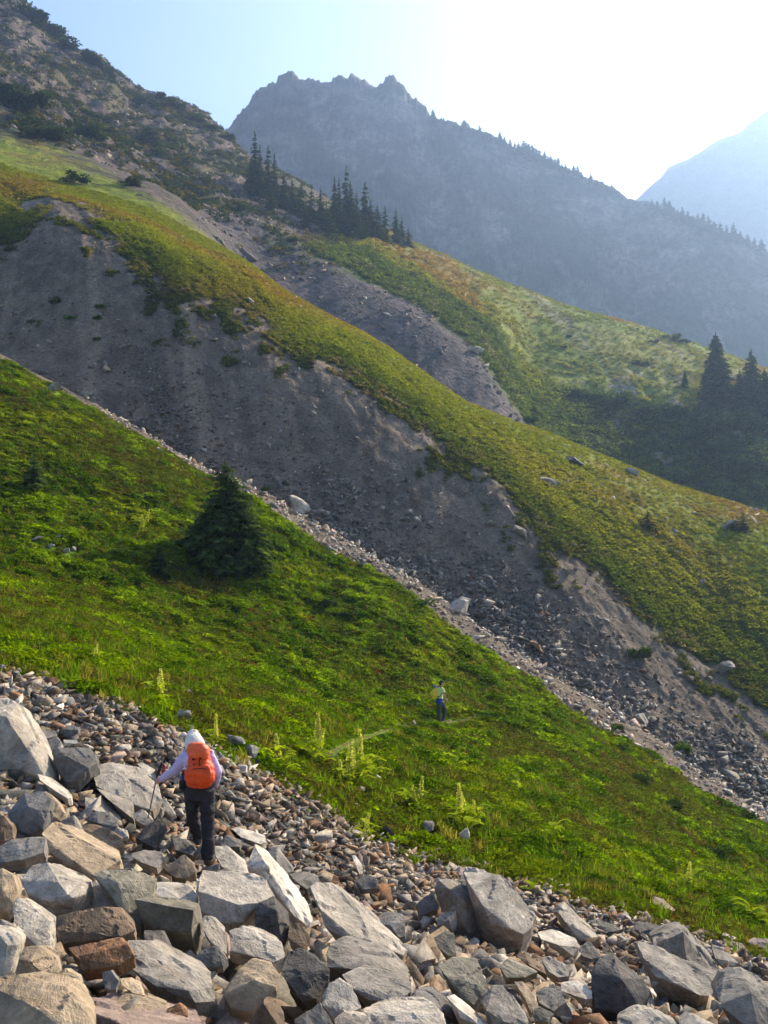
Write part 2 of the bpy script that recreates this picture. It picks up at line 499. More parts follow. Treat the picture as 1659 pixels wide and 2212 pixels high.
# green cover of the ridge beyond, ragged lower edge; it reaches down the bank in tongues on the left
tong = sstep(-.05, -.35, aa) * .55
gedge = sstep(-.07, .07, (rn - 8.0) + .14 * nA + .14 * nB + tong * (fbm(X0 / 6 + Y0 * .02, Y0 / 9, octaves=4, seed=52) - .1) * 1.6)
ridge_c = lerp(np.broadcast_to(C3(.165, .195, .012), sh + (3,)), G_OLIVE * 1.45, sstep(-.2, .4, nC))
ridge_c = lerp(ridge_c, G_DARK * 1.35, sstep(8.32, 7.95, rn + .2 * nA) * .85)
crest_orange = sstep(8.75, 9.0, rn + .12 * nA) * (blob(700, 680, 260, 190) + .6 * blob(1500, 1060, 250, 60)) + .9 * sstep(.15, .5, nC + .3 * nA) * sstep(8.3, 8.6, rn) + .5 * blob(500, 640, 170, 60)
ridge_c = lerp(ridge_c, G_ORANGE, np.clip(crest_orange, 0, 1) * .7)
col = lerp(col, ridge_c, gedge)
# rocky slope above on the left
G_slope = lerp(np.broadcast_to(C3(.105, .080, .066), sh + (3,)), C3(.19, .145, .112), sstep(-.1, .45, nA))
G_slope = lerp(G_slope, C3(.035, .048, .024), sstep(.05, .30, nC + .45 * nA) * .85)
G_slope = lerp(G_slope, C3(.115, .105, .035), sstep(.15, .4, fbm(X0 / 11, Y0 / 16, octaves=4, seed=55)) * .6)
gl = sstep(9.0, 9.7, rn + .5 * nA - 1.1 * blob(60, 330, 260, 110) * 1.0)
col = lerp(col, G_slope, gl)
# the scree gully behind the ridge and the green rib with its steep shaded flank
scree2 = lerp(np.broadcast_to(C3(.130, .108, .098), sh + (3,)), C3(.085, .074, .070), sstep(-.3, .3, nA))
scree2 = lerp(scree2, C3(.12, .12, .04), sstep(.25, .5, nC) * .6)
mright = sstep(-.22, -.14, aa - .02 * nA)
sc_m = sstep(9.0, 9.3, rn) * sstep(11.15, 10.95, rn + .08 * nA) * mright
col = lerp(col, scree2, sc_m)
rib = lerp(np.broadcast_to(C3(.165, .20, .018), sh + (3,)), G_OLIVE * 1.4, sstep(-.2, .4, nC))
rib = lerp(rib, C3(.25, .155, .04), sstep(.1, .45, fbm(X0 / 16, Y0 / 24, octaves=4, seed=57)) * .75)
rib = lerp(rib, C3(.085, .125, .022), sstep(12.05, 11.75, rn + .12 * nA))  # lower rib darker: brush green, with the flank's shade put into the colour
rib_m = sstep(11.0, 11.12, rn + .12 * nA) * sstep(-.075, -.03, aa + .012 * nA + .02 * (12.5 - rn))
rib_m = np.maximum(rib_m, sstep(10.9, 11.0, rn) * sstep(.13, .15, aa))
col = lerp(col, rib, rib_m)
# light scree streaks on the rib and bare rock in the cliffs
bare = sstep(.05, .28, fbm(X0 / 5, Y0 / 8, octaves=4, seed=58)) * cliff * .9
col = lerp(col, C3(.30, .265, .235), bare)
bank2 = flankm * sstep(.1, .4, fbm(X0 / 4, Y0 / 8, octaves=4, seed=59)) * sstep(11.55, 11.15, rn)
col = lerp(col, C3(.24, .215, .20), np.clip(bank2, 0, 1))
streak = sstep(.25, .5, fbm(X0 / 3.2 + Y0 * .05, Y0 / 40, octaves=3, seed=60)) * sstep(12.3, 12.7, rn) * sstep(14.2, 13.9, rn) * sstep(-.02, .05, aa) * .5
col = lerp(col, C3(.22, .19, .16), streak)
TCOL = np.clip(col, .004, .9)
GREEN_C = gedge * sstep(9.3, 8.9, rn) * sstep(7.2, 7.5, rn)
GREEN_E = np.clip(rib_m, 0, 1) * sstep(11.0, 11.2, rn) * sstep(14.1, 13.9, rn) * (1 - np.clip(bare, 0, 1))

# smooth vertex normals of the whole fan
P3 = np.stack([GX, GD, GZ_LOW], -1)
du = np.gradient(P3, axis=0); dv = np.gradient(P3, axis=1)
NRM = np.cross(du, dv); NRM /= np.linalg.norm(NRM, axis=-1, keepdims=True)
NRM *= np.sign(NRM[..., 2:3])

def sheet(name, r0, r1, mat, label, cat):
    P = P3[:, r0:r1 + 1].reshape(-1, 3)
    n = r1 - r0 + 1
    i, j = np.meshgrid(np.arange(NC - 1), np.arange(n - 1), indexing='ij')
    q = np.stack([i * n + j, (i + 1) * n + j, (i + 1) * n + j + 1, i * n + j + 1], -1).reshape(-1, 4)
    me = mesh_np(name, P, quads=q, smooth=True, mat=mat, col=TCOL[:, r0:r1 + 1].reshape(-1, 3))
    me.normals_split_custom_set_from_vertices(NRM[:, r0:r1 + 1].reshape(-1, 3).tolist())
    return tag(obj(name, me), label, cat, kind='structure')

m_near = ground_mat('talus_soil', 14, 3, 0.05)
m_mead = ground_mat('meadow_soil', 7, 1.6, 0.12, 0.5)
m_gully = ground_mat('gully_scree', 3.5, 0.8, 0.16, 0.42)
m_ridge = ground_mat('ridge_turf', 2.2, 0.55, 0.30, 0.42)
m_slope = ground_mat('slope_scree', 1.0, 0.28, 0.8, 0.5)
sheet('talus_slope', SEG0[0], SEG0[3], m_near, 'brown gritty ground beneath the grey boulder field', 'ground')
sheet('meadow', SEG0[3], SEG0[5], m_mead, 'bright green hillside meadow where the second hiker walks', 'hillside')
sheet('gully', SEG0[5], SEG0[8], m_gully, 'bare grey eroded gully bank behind the green meadow', 'gully')
sheet('grassy_ridge', SEG0[8], SEG0[9], m_ridge, 'long olive grassy ridge above the bare gully bank', 'ridge')
sheet('mountainside', SEG0[9], len(RN) - 1, m_slope, 'rocky mountainside with a scree gully and green rib behind the grassy ridge', 'hillside')

# ------------------------------------------------------------------ far mountains
def mountain(name, crest, depth, base_d, base_z, mat, ncol, nrow, seed, amp, label, colfn, jag=3.0):
    cx = np.array([c[0] for c in crest], float); cy = np.array([c[1] for c in crest], float)
    Xs = np.linspace(cx[0], cx[-1], ncol)
    Ys = np.interp(Xs, cx, cy)
    jg = jag * (0.35 + 0.65 * sstep(1000, 900, Xs))
    Ys = Ys + jg * fbm(Xs / 26.0, Xs * 0 + seed, octaves=5, seed=seed, gain=.6)
    Ys = Ys - jg * .6 * np.maximum(fbm(Xs / 11.0, Xs * 0 + 3.1, octaves=3, seed=seed + 9, ridged=True), 0)
    r, f, u = ray(Xs, Ys)
    D = np.interp(Xs, [c[0] for c in crest], [c[2] for c in crest]) if len(crest[0]) > 2 else np.full(ncol, depth)
    a = r / f; ztop = u / f * D
    t = np.linspace(0, 1, nrow)[None, :]
    d = base_d + (D[:, None] - base_d) * t
    z = base_z + (ztop[:, None] - base_z) * (0.25 * t + 0.75 * t ** 1.55)
    x = a[:, None] * d
    damp = (np.sin(np.clip(t, 0, 1) * math.pi) ** 0.7)
    damp = damp * sstep(1.0, .86, t)
    w = amp * 4.2
    z = z + damp * amp * (fbm(x / w + d / w * .3, d / w * 0.35, octaves=6, seed=seed + 1, ridged=True, gain=.55) - .1)
    z = z + damp * amp * .35 * fbm(x / 26, z / 17, octaves=4, seed=seed + 5, ridged=True)
    # back side
    bd = np.concatenate([d, (D + 60)[:, None], (D + 400)[:, None]], 1)
    bz = np.concatenate([z, (ztop - 40)[:, None], np.full((ncol, 1), base_z)], 1)
    bx = a[:, None] * bd
    P = np.stack([bx, bd, bz], -1)
    n = nrow + 2
    cl = colfn(bx, bd, bz, np.concatenate([t * np.ones((ncol, 1)), np.ones((ncol, 2))], 1))
    i, j = np.meshgrid(np.arange(ncol - 1), np.arange(n - 1), indexing='ij')
    q = np.stack([i * n + j, (i + 1) * n + j, (i + 1) * n + j + 1, i * n + j + 1], -1).reshape(-1, 4)
    me = mesh_np(name, P.reshape(-1, 3), quads=q, smooth=True, mat=mat, col=cl.reshape(-1, 3))
    tag(obj(name, me), label, 'mountain', kind='structure')
    return a, bd, bz

def col_peak(x, y, z, t):
    rg = fbm(x / 30 + z / 90, y / 120, octaves=4, seed=77, ridged=True)
    n1 = fbm(x / 60, z / 40, octaves=5, seed=71); n2 = fbm(x / 14, z / 11, octaves=4, seed=72)
    c = lerp(np.broadcast_to(C3(.060, .050, .045), x.shape + (3,)), C3(.16, .13, .11), sstep(-.2, .4, n2))
    c = lerp(c, C3(.075, .105, .035), sstep(.80, .45, t + .25 * n1))
    c = lerp(c, C3(.010, .020, .010), sstep(.0, .22, n1 + .5 * n2) * sstep(.97, .8, t))
    c = lerp(c, C3(.30, .27, .25), sstep(.30, .48, fbm(x / 13 + z / 60, z / 60, octaves=4, seed=74)) * sstep(.9, .5, t) * .8)
    return c * (.65 + .7 * sstep(-.3, .5, rg))[..., None]  # ridges lightened, gullies darkened: relief shading put into the rock colour
def col_far(x, y, z, t):
    n1 = fbm(x / 120, z / 90, octaves=5, seed=81)
    return lerp(np.broadcast_to(C3(.05, .055, .05), x.shape + (3,)), C3(.11, .10, .09), sstep(-.2, .4, n1))

m_peak = ground_mat('peak_rock', 0.22, 0.05, 3.0, 0.45)
F_CREST = [(-260, 330, 900), (200, 300, 900), (420, 300, 880), (488, 282, 870), (505, 262, 865), (530, 238, 860), (552, 198, 858), (565, 190, 857), (592, 180, 855), (604, 168, 855), (622, 157, 854), (650, 166, 853), (668, 166, 852), (692, 178, 850), (714, 174, 850),
           (736, 166, 850), (752, 172, 850), (766, 166, 850), (786, 178, 850), (803, 184, 850), (826, 182, 850), (832, 170, 850), (848, 168, 850), (860, 182, 850), (874, 184, 850), (884, 200, 850), (898, 212, 850), (905, 226, 850), (921, 232, 850), (928, 246, 848), (960, 258, 842), (1010, 274, 835), (1060, 292, 828),
           (1120, 320, 820), (1180, 346, 812), (1240, 372, 804), (1300, 396, 796), (1330, 410, 792), (1358, 432, 780), (1400, 436, 765), (1440, 452, 750), (1500, 476, 735), (1560, 498, 725), (1610, 515, 718), (1659, 540, 712), (1800, 600, 700), (2200, 780, 690)]
fa, fd, fz = mountain('rocky_peak', F_CREST, 0, 430, -60, m_peak, 1100, 110, 61, 34, 'hazy blue rocky peak with a jagged flat summit', col_peak, 15.0)
H_CREST = [(900, 700, 1700), (1250, 520, 1700), (1372, 432, 1700), (1400, 408, 1700), (1432, 378, 1700), (1442, 362, 1700), (1475, 350, 1700), (1515, 328, 1700), (1530, 318, 1700), (1560, 300, 1700), (1590, 290, 1700), (1604, 284, 1700), (1612, 272, 1700), (1659, 238, 1700), (1760, 200, 1700), (1950, 195, 1700), (2300, 280, 1700)]
mountain('distant_ridge', H_CREST, 0, 1150, -100, m_peak, 260, 90, 91, 60, 'pale blue distant mountain ridge rising behind the valley gap', col_far, 10.0)
# ------------------------------------------------------------------ rocks
TINT = dict(white=(.66, .63, .585), pale=(.47, .44, .40), grey=(.30, .285, .265), blue=(.215, .215, .22), dark=(.12, .115, .112),
            tan=(.40, .325, .235), brown=(.215, .155, .105), rust=(.27, .145, .075), olive=(.25, .24, .195), pink=(.40, .31, .28))
TINT = {k: (v[0] * 1.08, v[1] * .97, v[2] * .82) for k, v in TINT.items()}
M_ROCK = rock_mat('rock_face', True, 1.0)
M_ROCKFAR = rock_mat('rock_face_far', True, 0.35)
M_STONE = rock_mat('loose_stone', False, 2.2)
M_STONEFAR = rock_mat('loose_stone_far', False, 0.7)

def hull_mesh(name, pts, size, cuts=2, bev=0.03, rough=0.025, seed=0, mat=None):
    bm = bmesh.new()
    for p in pts: bm.verts.new(p)
    r = bmesh.ops.convex_hull(bm, input=bm.verts[:])
    junk = list({v for v in r['geom_interior'] + r['geom_unused'] if isinstance(v, bmesh.types.BMVert)})
    if junk: bmesh.ops.delete(bm, geom=[v for v in junk if v.is_valid], context='VERTS')
    bmesh.ops.dissolve_limit(bm, angle_limit=math.radians(9), verts=bm.verts[:], edges=bm.edges[:])
    if bev:
        bmesh.ops.bevel(bm, geom=bm.edges[:], offset=bev * size, segments=1, affect='EDGES', profile=0.6, clamp_overlap=True)
    bmesh.ops.triangulate(bm, faces=bm.faces[:])
    if cuts:
        for _ in range(4 if cuts > 1 else 3):
            lim = size / (cuts * 7.0)
            es = [e for e in bm.edges if e.calc_length() > lim]
            if not es: break
            bmesh.ops.subdivide_edges(bm, edges=es, cuts=1)
            bmesh.ops.triangulate(bm, faces=[f for f in bm.faces if len(f.verts) > 3])
    bm.normal_update()
    me = bpy.data.meshes.new(name)
    bm.to_mesh(me); 
    if rough:
        co = np.array([v.co[:] for v in bm.verts]); nm = np.array([v.normal[:] for v in bm.verts])
        q = co / size
        k = fbm(q[:, 0] * 2.3 + seed, q[:, 1] * 2.3, q[:, 2] * 2.3, octaves=4, seed=seed % 97, gain=.6) * rough * 1.6
        # foliation steps: thin ledges across the face
        ax = np.array([math.sin(seed), math.cos(seed * 1.7), 1.1]); ax /= np.linalg.norm(ax)
        lay = (q @ ax) * 13 + 1.2 * fbm(q[:, 0] * 2, q[:, 1] * 2, q[:, 2] * 2, octaves=3, seed=5)
        k += rough * .45 * (np.abs((lay % 1.0) - .5) * 2 - .5)
        # broken facets: small flat steps where pieces have split off
        rr_ = np.random.default_rng(seed + 11); ns_ = 26
        sd_ = co[rr_.integers(0, len(co), ns_)] + rr_.normal(0, .12 * size, (ns_, 3)); st_ = rr_.uniform(-1.2, .5, ns_)
        near_ = np.argmin(((co[:, None, :] - sd_[None]) ** 2).sum(-1), 1)
        k += rough * 2.0 * st_[near_]
        co = co + nm * (k * size)[:, None]
        me.vertices.foreach_set('co', co.astype(np.float32).ravel())
    bm.free()
    me.polygons.foreach_set('use_smooth', np.ones(len(me.polygons), bool))
    me.set_sharp_from_angle(angle=math.radians(19))
    me.update()
    if mat: me.materials.append(mat)
    return me

ORG = dict(P=(0, 2560), Q=(0, 2050), R=(560, 2560), S=(1140, 2560), T=(1704, 2560), U=(560, 2150))
ZS = 2.765
# traced boulders: grid, tint, name, label, short landmark phrase, corner points (x, y, how far back)
BLD = [
 ('P','tan','big weathered tan boulder at the bottom corner beside the slab','the corner tan boulder',[(-150,1050,.5),(150,1000,.6),(400,1050,.6),(560,1090,.5),(680,1260,.3),(770,1430,.2),(700,1600,0),(-150,1650,0),(250,1250,.15)]),
 ('P','tan','lumpy tan rock resting on the corner boulder','the lumpy tan rock',[(60,860,.4),(150,780,.6),(330,770,.6),(480,870,.5),(500,960,.3),(440,1050,.1),(150,1040,.05),(250,900,.1)]),
 ('P','tan','rounded ochre boulder cut off by the picture edge','the ochre edge boulder',[(-80,160,.4),(20,120,.5),(110,180,.4),(140,300,.3),(120,430,.2),(60,480,.1),(-80,480,0),(20,300,0)]),
 ('P','pale','pale pinkish rock at the edge below the ochre boulder','the pinkish edge rock',[(-80,580,.5),(60,590,.6),(165,670,.4),(150,760,.2),(90,960,.1),(20,1060,0),(-80,1060,0),(60,760,.05)]),
 ('P','pale','steep slab with a dark underside and a pale sunlit rim','the rim-lit slab',[(110,380,.5),(150,355,.55),(300,450,.5),(430,560,.4),(400,700,.25),(415,800,.2),(330,790,.05),(210,680,0),(110,560,.1)]),
 ('P','pale','large boulder half blue-grey and half pale quartz','the two-tone boulder',[(190,190,.5),(260,100,.6),(390,75,.6),(500,120,.6),(690,200,.5),(750,250,.4),(700,340,.2),(600,470,.15),(500,440,0),(400,400,0),(240,330,.1),(170,230,.3),(480,230,.1),(590,370,0)]),
 ('P','white','faceted whitish rock leaning behind the dark brown block','the faceted white rock',[(740,230,.6),(790,215,.6),(900,310,.5),(990,430,.3),(960,470,.1),(650,480,0),(700,370,.2)]),
 ('P','brown','wide dark brown block with a pointed end','the dark brown block',[(450,540,.3),(600,490,.3),(830,450,.35),(880,450,.4),(1000,460,.5),(1050,560,.3),(1120,640,.15),(1000,690,0),(760,750,0),(530,750,0),(480,640,.05)]),
 ('P','rust','rust-stained block lying right under the dark brown block','the rust-stained block',[(570,790,.3),(700,760,.35),(990,700,.5),(1060,760,.3),(1110,850,.2),(980,930,.05),(800,960,0),(680,970,0),(640,870,.05)]),
 ('P','olive','tilted striped slab with a shadowed flank, below the walking hiker','the striped tilted slab',[(760,170,.4),(850,125,.5),(1080,120,.7),(1290,220,.6),(1270,360,.4),(1100,370,.3),(1130,470,.15),(1170,620,.05),(1050,560,0),(900,330,.1),(980,240,.2)]),
 ('P','olive','squared block with a flat dark front and a narrow sunlit side','the squared block',[(1110,380,.05),(1230,350,.5),(1660,410,.5),(1610,470,0),(1590,660,0),(1190,610,.05),(1665,560,.35),(1635,800,.3),(1590,790,.25)]),
 ('P','white','small white rock with dark veins on top of the squared block','the veined white rock',[(1230,240,.5),(1420,240,.7),(1570,260,.6),(1640,350,.4),(1620,440,.1),(1450,420,.1),(1300,350,.1),(1260,300,.2)]),
 ('P','grey','long pale grey slab in front with a hollow dark underside','the long grey slab',[(1050,720,.6),(1180,710,.6),(1400,860,.5),(1659,980,.5),(1780,1100,.3),(1780,1230,.2),(1620,1240,0),(1560,1140,0),(1290,1100,0),(1080,960,.1),(1060,840,.3)]),
 ('P','dark','dark rock wedged under the squared block','the wedged dark rock',[(1190,640,.4),(1340,640,.5),(1420,820,.3),(1450,870,.1),(1250,740,0),(1200,700,.1)]),
 ('P','tan','sandy wedge-shaped rock at the bottom edge','the sandy wedge',[(920,1250,.2),(1040,1140,.6),(1250,1220,.6),(1390,1290,.4),(1300,1330,.2),(1120,1300,0)]),
 ('P','pink','flat pinkish slab cut off by the bottom edge','the pinkish slab',[(660,1230,.4),(900,1250,.6),(1380,1330,.6),(1700,1420,.5),(1500,1560,0),(900,1500,0),(720,1310,.05)]),
 ('P','tan','small buff wedge under the long grey slab','the buff wedge',[(990,1040,.4),(1060,1035,.5),(1160,1090,.4),(1200,1180,.2),(1100,1160,0),(1010,1090,.05)]),
 ('P','blue','dark slate-blue stone under the rust-stained block','the slate-blue stone',[(840,990,.4),(920,965,.5),(985,1060,.3),(960,1130,.1),(870,1120,0)]),
 ('P','tan','greyish tan stone beside the lumpy tan rock','the greyish tan stone',[(470,990,.4),(540,950,.5),(660,1030,.4),(680,1090,.2),(600,1140,0),(500,1070,.05)]),
 ('P','rust','rusty stone at the tip of the long grey slab','the rusty tip stone',[(1390,1290,.3),(1480,1240,.5),(1560,1300,.4),(1560,1360,.1),(1480,1380,0),(1400,1340,.05)]),
 ('P','tan','warm tan boulder just below the hiker\'s boots','the warm tan boulder',[(1350,120,.3),(1450,50,.5),(1530,10,.6),(1610,90,.4),(1625,150,.2),(1540,210,0),(1450,200,0)]),
 ('P','pale','pale rock with a black underside, downhill from the dark slab','the black-bellied rock',[(1090,0,.5),(1200,-30,.6),(1340,-10,.5),(1370,50,.3),(1300,120,0),(1180,80,0),(1090,30,.1)]),
 ('Q','pale','huge pale leaning slab at the picture edge uphill of the hiker','the huge leaning slab',[(-160,150,.5),(60,125,.55),(150,160,.5),(170,310,.45),(280,520,.4),(470,770,.3),(380,800,.1),(250,570,.05),(60,280,.1),(-160,560,0),(200,720,0),(-160,720,0),(-160,230,.2)]),
 ('Q','white','thin white blade of rock below the huge leaning slab','the thin white blade',[(310,750,.4),(350,760,.5),(500,870,.4),(590,950,.2),(560,955,.05),(440,880,0),(330,800,.1)]),
 ('Q','blue','blue-grey block with a rusty corner uphill of the speckled slab','the blue-grey block',[(430,560,.5),(470,525,.55),(700,530,.6),(800,575,.5),(815,660,.4),(740,700,.1),(640,810,0),(540,820,0),(530,760,.05),(430,640,.2),(560,600,.15)]),
 ('Q','pale','broad speckled slab beside the hiker\'s trekking pole','the speckled slab',[(780,700,.5),(920,650,.7),(1150,690,.7),(1330,860,.5),(1350,960,.3),(1270,1060,.05),(1090,1000,0),(1040,960,.02),(790,850,0),(770,760,.2),(960,740,.3)]),
 ('Q','grey','lower ledge of rock under the broad speckled slab','the lower ledge',[(800,870,.5),(1040,970,.5),(1090,1015,.4),(1110,1130,.1),(1020,1060,0),(890,960,0)]),
 ('Q','white','tilted white flake behind the hiker\'s outstretched hand','the tilted white flake',[(1130,660,.4),(1180,655,.5),(1310,740,.5),(1320,780,.3),(1270,790,0),(1200,740,0)]),
 ('Q','grey','flat grey rock with dark gap beneath, beside the huge slab','the flat gapped rock',[(270,430,.3),(330,390,.5),(450,390,.6),(470,430,.3),(400,455,0),(290,460,0)]),
 ('Q','pale','smooth pale rock between the huge slab and the small cube','the smooth pale rock',[(320,560,.1),(400,470,.5),(470,430,.6),(510,500,.4),(500,560,.2),(380,610,0)]),
 ('Q','blue','small dark cube-shaped rock near the grass edge','the small cube',[(510,370,.4),(590,345,.6),(660,370,.5),(680,440,.3),(640,460,0),(530,450,0),(520,380,.05),(650,385,.05)]),
 ('Q','white','short white bar of rock under the small cube','the short white bar',[(525,465,.4),(640,470,.4),(650,500,.1),(540,505,0),(528,490,0.05)]),
 ('Q','blue','lumpy blue-grey boulder with a hollow in its base','the lumpy blue-grey boulder',[(60,1080,.3),(140,1000,.5),(200,905,.6),(360,900,.6),(430,960,.4),(400,1080,.2),(350,1200,.05),(260,1245,0),(180,1240,0),(110,1180,.05),(230,1020,.1)]),
 ('Q','tan','tan boulder side by side with the lumpy blue-grey boulder','the side-by-side tan boulder',[(370,890,.5),(430,930,.5),(540,1080,.3),(500,1140,.1),(380,1170,0),(360,1050,.1)]),
 ('Q','brown','brown rock at the edge under the lumpy blue-grey boulder','the brown edge rock',[(-60,1080,.5),(30,1100,.5),(100,1190,.4),(115,1280,.2),(40,1310,0),(-60,1320,0)]),
 ('Q','grey','pointed grey wedge above the long ochre slab','the pointed wedge',[(500,1140,.3),(610,1095,.5),(650,1170,.4),(695,1260,.2),(640,1250,0),(540,1210,0)]),
 ('Q','tan','long ochre slab with a sunlit cream end','the long ochre slab',[(340,1240,.2),(420,1145,.5),(560,1190,.6),(760,1310,.6),(1000,1430,.6),(1000,1470,.4),(780,1600,0),(760,1620,0),(620,1580,.05),(380,1390,.1),(370,1300,.15)]),
 ('Q','grey','low grey slab running into the picture edge','the low grey slab',[(-80,1390,.3),(80,1290,.5),(340,1270,.6),(380,1290,.5),(370,1400,.2),(200,1460,0),(-80,1500,0)]),
 ('Q','brown','long brown block with a rusty end, downhill of the pointed wedge','the long brown block',[(680,1180,.4),(740,1160,.5),(860,1200,.5),(1020,1300,.4),(1020,1350,.2),(960,1370,0),(800,1310,0),(700,1250,.05)]),
 ('Q','blue','blue-grey rock with a black hollow above the long brown block','the hollow blue rock',[(700,1130,.3),(790,1060,.5),(900,1060,.6),(975,1140,.3),(970,1190,.1),(900,1225,0),(820,1160,.02)]),
 ('Q','pale','pale sliver slab with a dark end under the speckled slab','the pale sliver',[(700,940,.3),(830,950,.6),(1010,1110,.5),(990,1140,.3),(780,1050,0),(710,1040,0)]),
 ('Q','dark','dark triangular slab at the foot of the trekking pole','the dark triangular slab',[(1120,1280,.2),(1200,1190,.4),(1310,1120,.6),(1380,1160,.5),(1390,1220,.3),(1270,1360,0),(1160,1300,0)]),
 ('Q','grey','upright thin grey plate just behind the trekking pole','the upright plate',[(1340,960,.3),(1370,960,.4),(1460,1090,.4),(1420,1110,.2),(1360,1060,0)]),
 ('Q','blue','dark blue-grey rock uphill of the hiker\'s front boot','the dark bootside rock',[(1430,1280,.3),(1540,1290,.5),(1640,1390,.4),(1600,1430,.1),(1450,1380,0)]),
 ('Q','white','small bright stone beside the hollow blue rock','the small bright stone',[(920,1240,.3),(970,1190,.5),(1050,1220,.5),(1065,1270,.1),(1000,1290,0)]),
 ('Q','pale','pale stone where the lower ledge ends','the ledge-end stone',[(1090,1080,.3),(1180,1040,.5),(1270,1130,.3),(1200,1180,0),(1130,1140,0)]),
 ('R','pale','massive speckled grey boulder directly below the hiker','the massive speckled boulder',[(90,200,.3),(120,130,.5),(300,140,.6),(560,170,.7),(660,220,.6),(740,350,.4),(640,400,.2),(460,570,.05),(300,580,0),(100,480,.05),(80,300,.1),(430,420,.05)]),
 ('R','white','bright white crackled slab touching the hiker\'s rear boot','the white crackled slab',[(230,-60,.4),(330,-70,.5),(500,80,.6),(520,165,.3),(380,160,.05),(290,110,0),(240,20,.1)]),
 ('R','white','long bright white slab standing on edge','the long white slab',[(500,60,.2),(560,-90,.5),(610,-40,.55),(760,180,.5),(960,390,.4),(1045,550,.25),(1000,600,.1),(890,520,.05),(700,280,.05),(620,150,.05),(640,60,.1),(510,120,.1)]),
 ('R','dark','dark angular boulder below the long white slab','the dark angular boulder',[(560,520,.2),(600,400,.4),(720,350,.6),(850,490,.4),(850,640,.2),(800,760,0),(700,720,0),(560,600,.05),(740,470,.1)]),
 ('R','brown','brown layered rock at the tip of the long white slab','the brown layered rock',[(850,570,.4),(940,580,.5),(1025,690,.4),(970,790,.1),(880,810,0),(840,700,.05)]),
 ('R','pale','whitish boulder streaked with dark veins, in front of the massive speckled boulder','the dark-veined boulder',[(350,640,.4),(460,595,.6),(600,640,.6),(680,720,.5),(780,740,.5),(815,860,.2),(720,905,0),(500,840,0),(360,810,.05)]),
 ('R','pale','narrow whitish rock between the squared block and the dark-veined boulder','the narrow whitish rock',[(140,520,.4),(200,520,.5),(320,640,.5),(340,840,.2),(200,740,0),(140,640,.05)]),
 ('R','grey','round grey rock in front of the squared block','the round grey rock',[(50,880,.2),(120,800,.4),(260,760,.5),(340,880,.3),(300,940,.1),(150,950,0)]),
 ('R','tan','chunky cream and rust block near the bottom centre','the cream and rust block',[(300,1130,.3),(430,950,.5),(540,870,.7),(700,900,.6),(780,1000,.4),(740,1110,.2),(640,1200,.1),(540,1330,0),(360,1280,0),(320,1180,.05),(560,1050,.15)]),
 ('R','brown','peaked brown rock with an ochre stripe at the bottom edge','the peaked brown rock',[(530,1380,.2),(640,1200,.5),(740,1220,.5),(810,1340,.3),(800,1500,0),(500,1500,0),(640,1250,.1)]),
 ('R','dark','large charcoal boulder below the brown layered rock','the charcoal boulder',[(780,910,.3),(840,800,.5),(940,790,.6),(1060,850,.6),(1190,960,.4),(1180,1080,.25),(1080,1210,.05),(960,1230,0),(900,1150,0),(780,1000,.1)]),
 ('R','pale','very long pale slab sloping down towards the giant boulder','the very long pale slab',[(1020,270,.4),(1080,230,.5),(1200,240,.6),(1440,440,.6),(1659,620,.6),(1840,800,.4),(1800,850,.3),(1640,780,.15),(1360,660,.05),(1340,730,0),(1140,620,.05),(1080,420,.15)]),
 ('R','grey','broad grey boulder under the very long pale slab','the broad grey boulder',[(1150,830,.2),(1180,740,.4),(1290,690,.6),(1659,770,.7),(1850,950,.5),(1860,1050,.2),(1659,1000,0),(1340,960,0),(1160,950,.05)]),
 ('R','grey','thick boulder with pale top and dark undercut under the broad grey boulder','the undercut boulder',[(1290,1010,.3),(1400,950,.5),(1659,980,.6),(1860,1060,.5),(1870,1150,.2),(1700,1240,0),(1500,1210,0),(1350,1110,.05)]),
 ('R','pale','icy grey faceted rock beside the charcoal boulder','the icy faceted rock',[(1110,1190,.3),(1180,1080,.5),(1260,1035,.6),(1370,1110,.5),(1450,1280,.3),(1350,1330,.05),(1220,1370,0),(1130,1260,.05)]),
 ('R','grey','peaked grey rock at the bottom edge beside the peaked brown rock','the peaked grey rock',[(900,1380,.3),(1110,1240,.5),(1210,1420,.2),(1150,1500,0),(880,1480,0)]),
 ('R','pale','low pale rock at the bottom edge under the icy faceted rock','the low pale rock',[(1220,1380,.3),(1300,1310,.5),(1500,1350,.5),(1540,1450,.2),(1250,1480,0)]),
 ('R','grey','plain grey slab just behind the long white slab','the plain grey slab',[(640,0,.4),(750,-60,.6),(880,110,.5),(890,150,.3),(800,170,0),(740,130,0)]),
 ('R','grey','chipped grey rock at the head of the very long pale slab','the chipped grey rock',[(840,170,.4),(960,145,.6),(1090,180,.6),(1100,230,.4),(1000,300,0),(900,230,0)]),
 ('R','blue','blunt bluish rock behind the very long pale slab','the blunt bluish rock',[(1390,220,.4),(1480,180,.6),(1570,200,.5),(1580,290,.2),(1450,300,0)]),
 ('U','white','white brick-shaped rock downhill of the hiker\'s knees','the white brick-shaped rock',[(370,930,.3),(430,915,.5),(650,990,.6),(660,1030,.3),(620,1060,0),(450,1000,0)]),
 ('U','grey','flat grey rock in front of the white brick-shaped rock','the flat grey rock',[(270,1040,.2),(330,975,.5),(460,1030,.5),(440,1080,.1),(300,1080,0)]),
 ('U','white','cream leaf-shaped flake among the small stones','the cream flake',[(1370,1150,.4),(1400,1145,.5),(1460,1230,.4),(1465,1310,.2),(1430,1300,0),(1400,1230,0)]),
 ('U','pale','long pale slab lying in the grass at the meadow edge','the meadow-edge slab',[(1220,880,.5),(1240,870,.5),(1460,960,.4),(1460,1020,.1),(1430,1015,0),(1220,930,0)]),
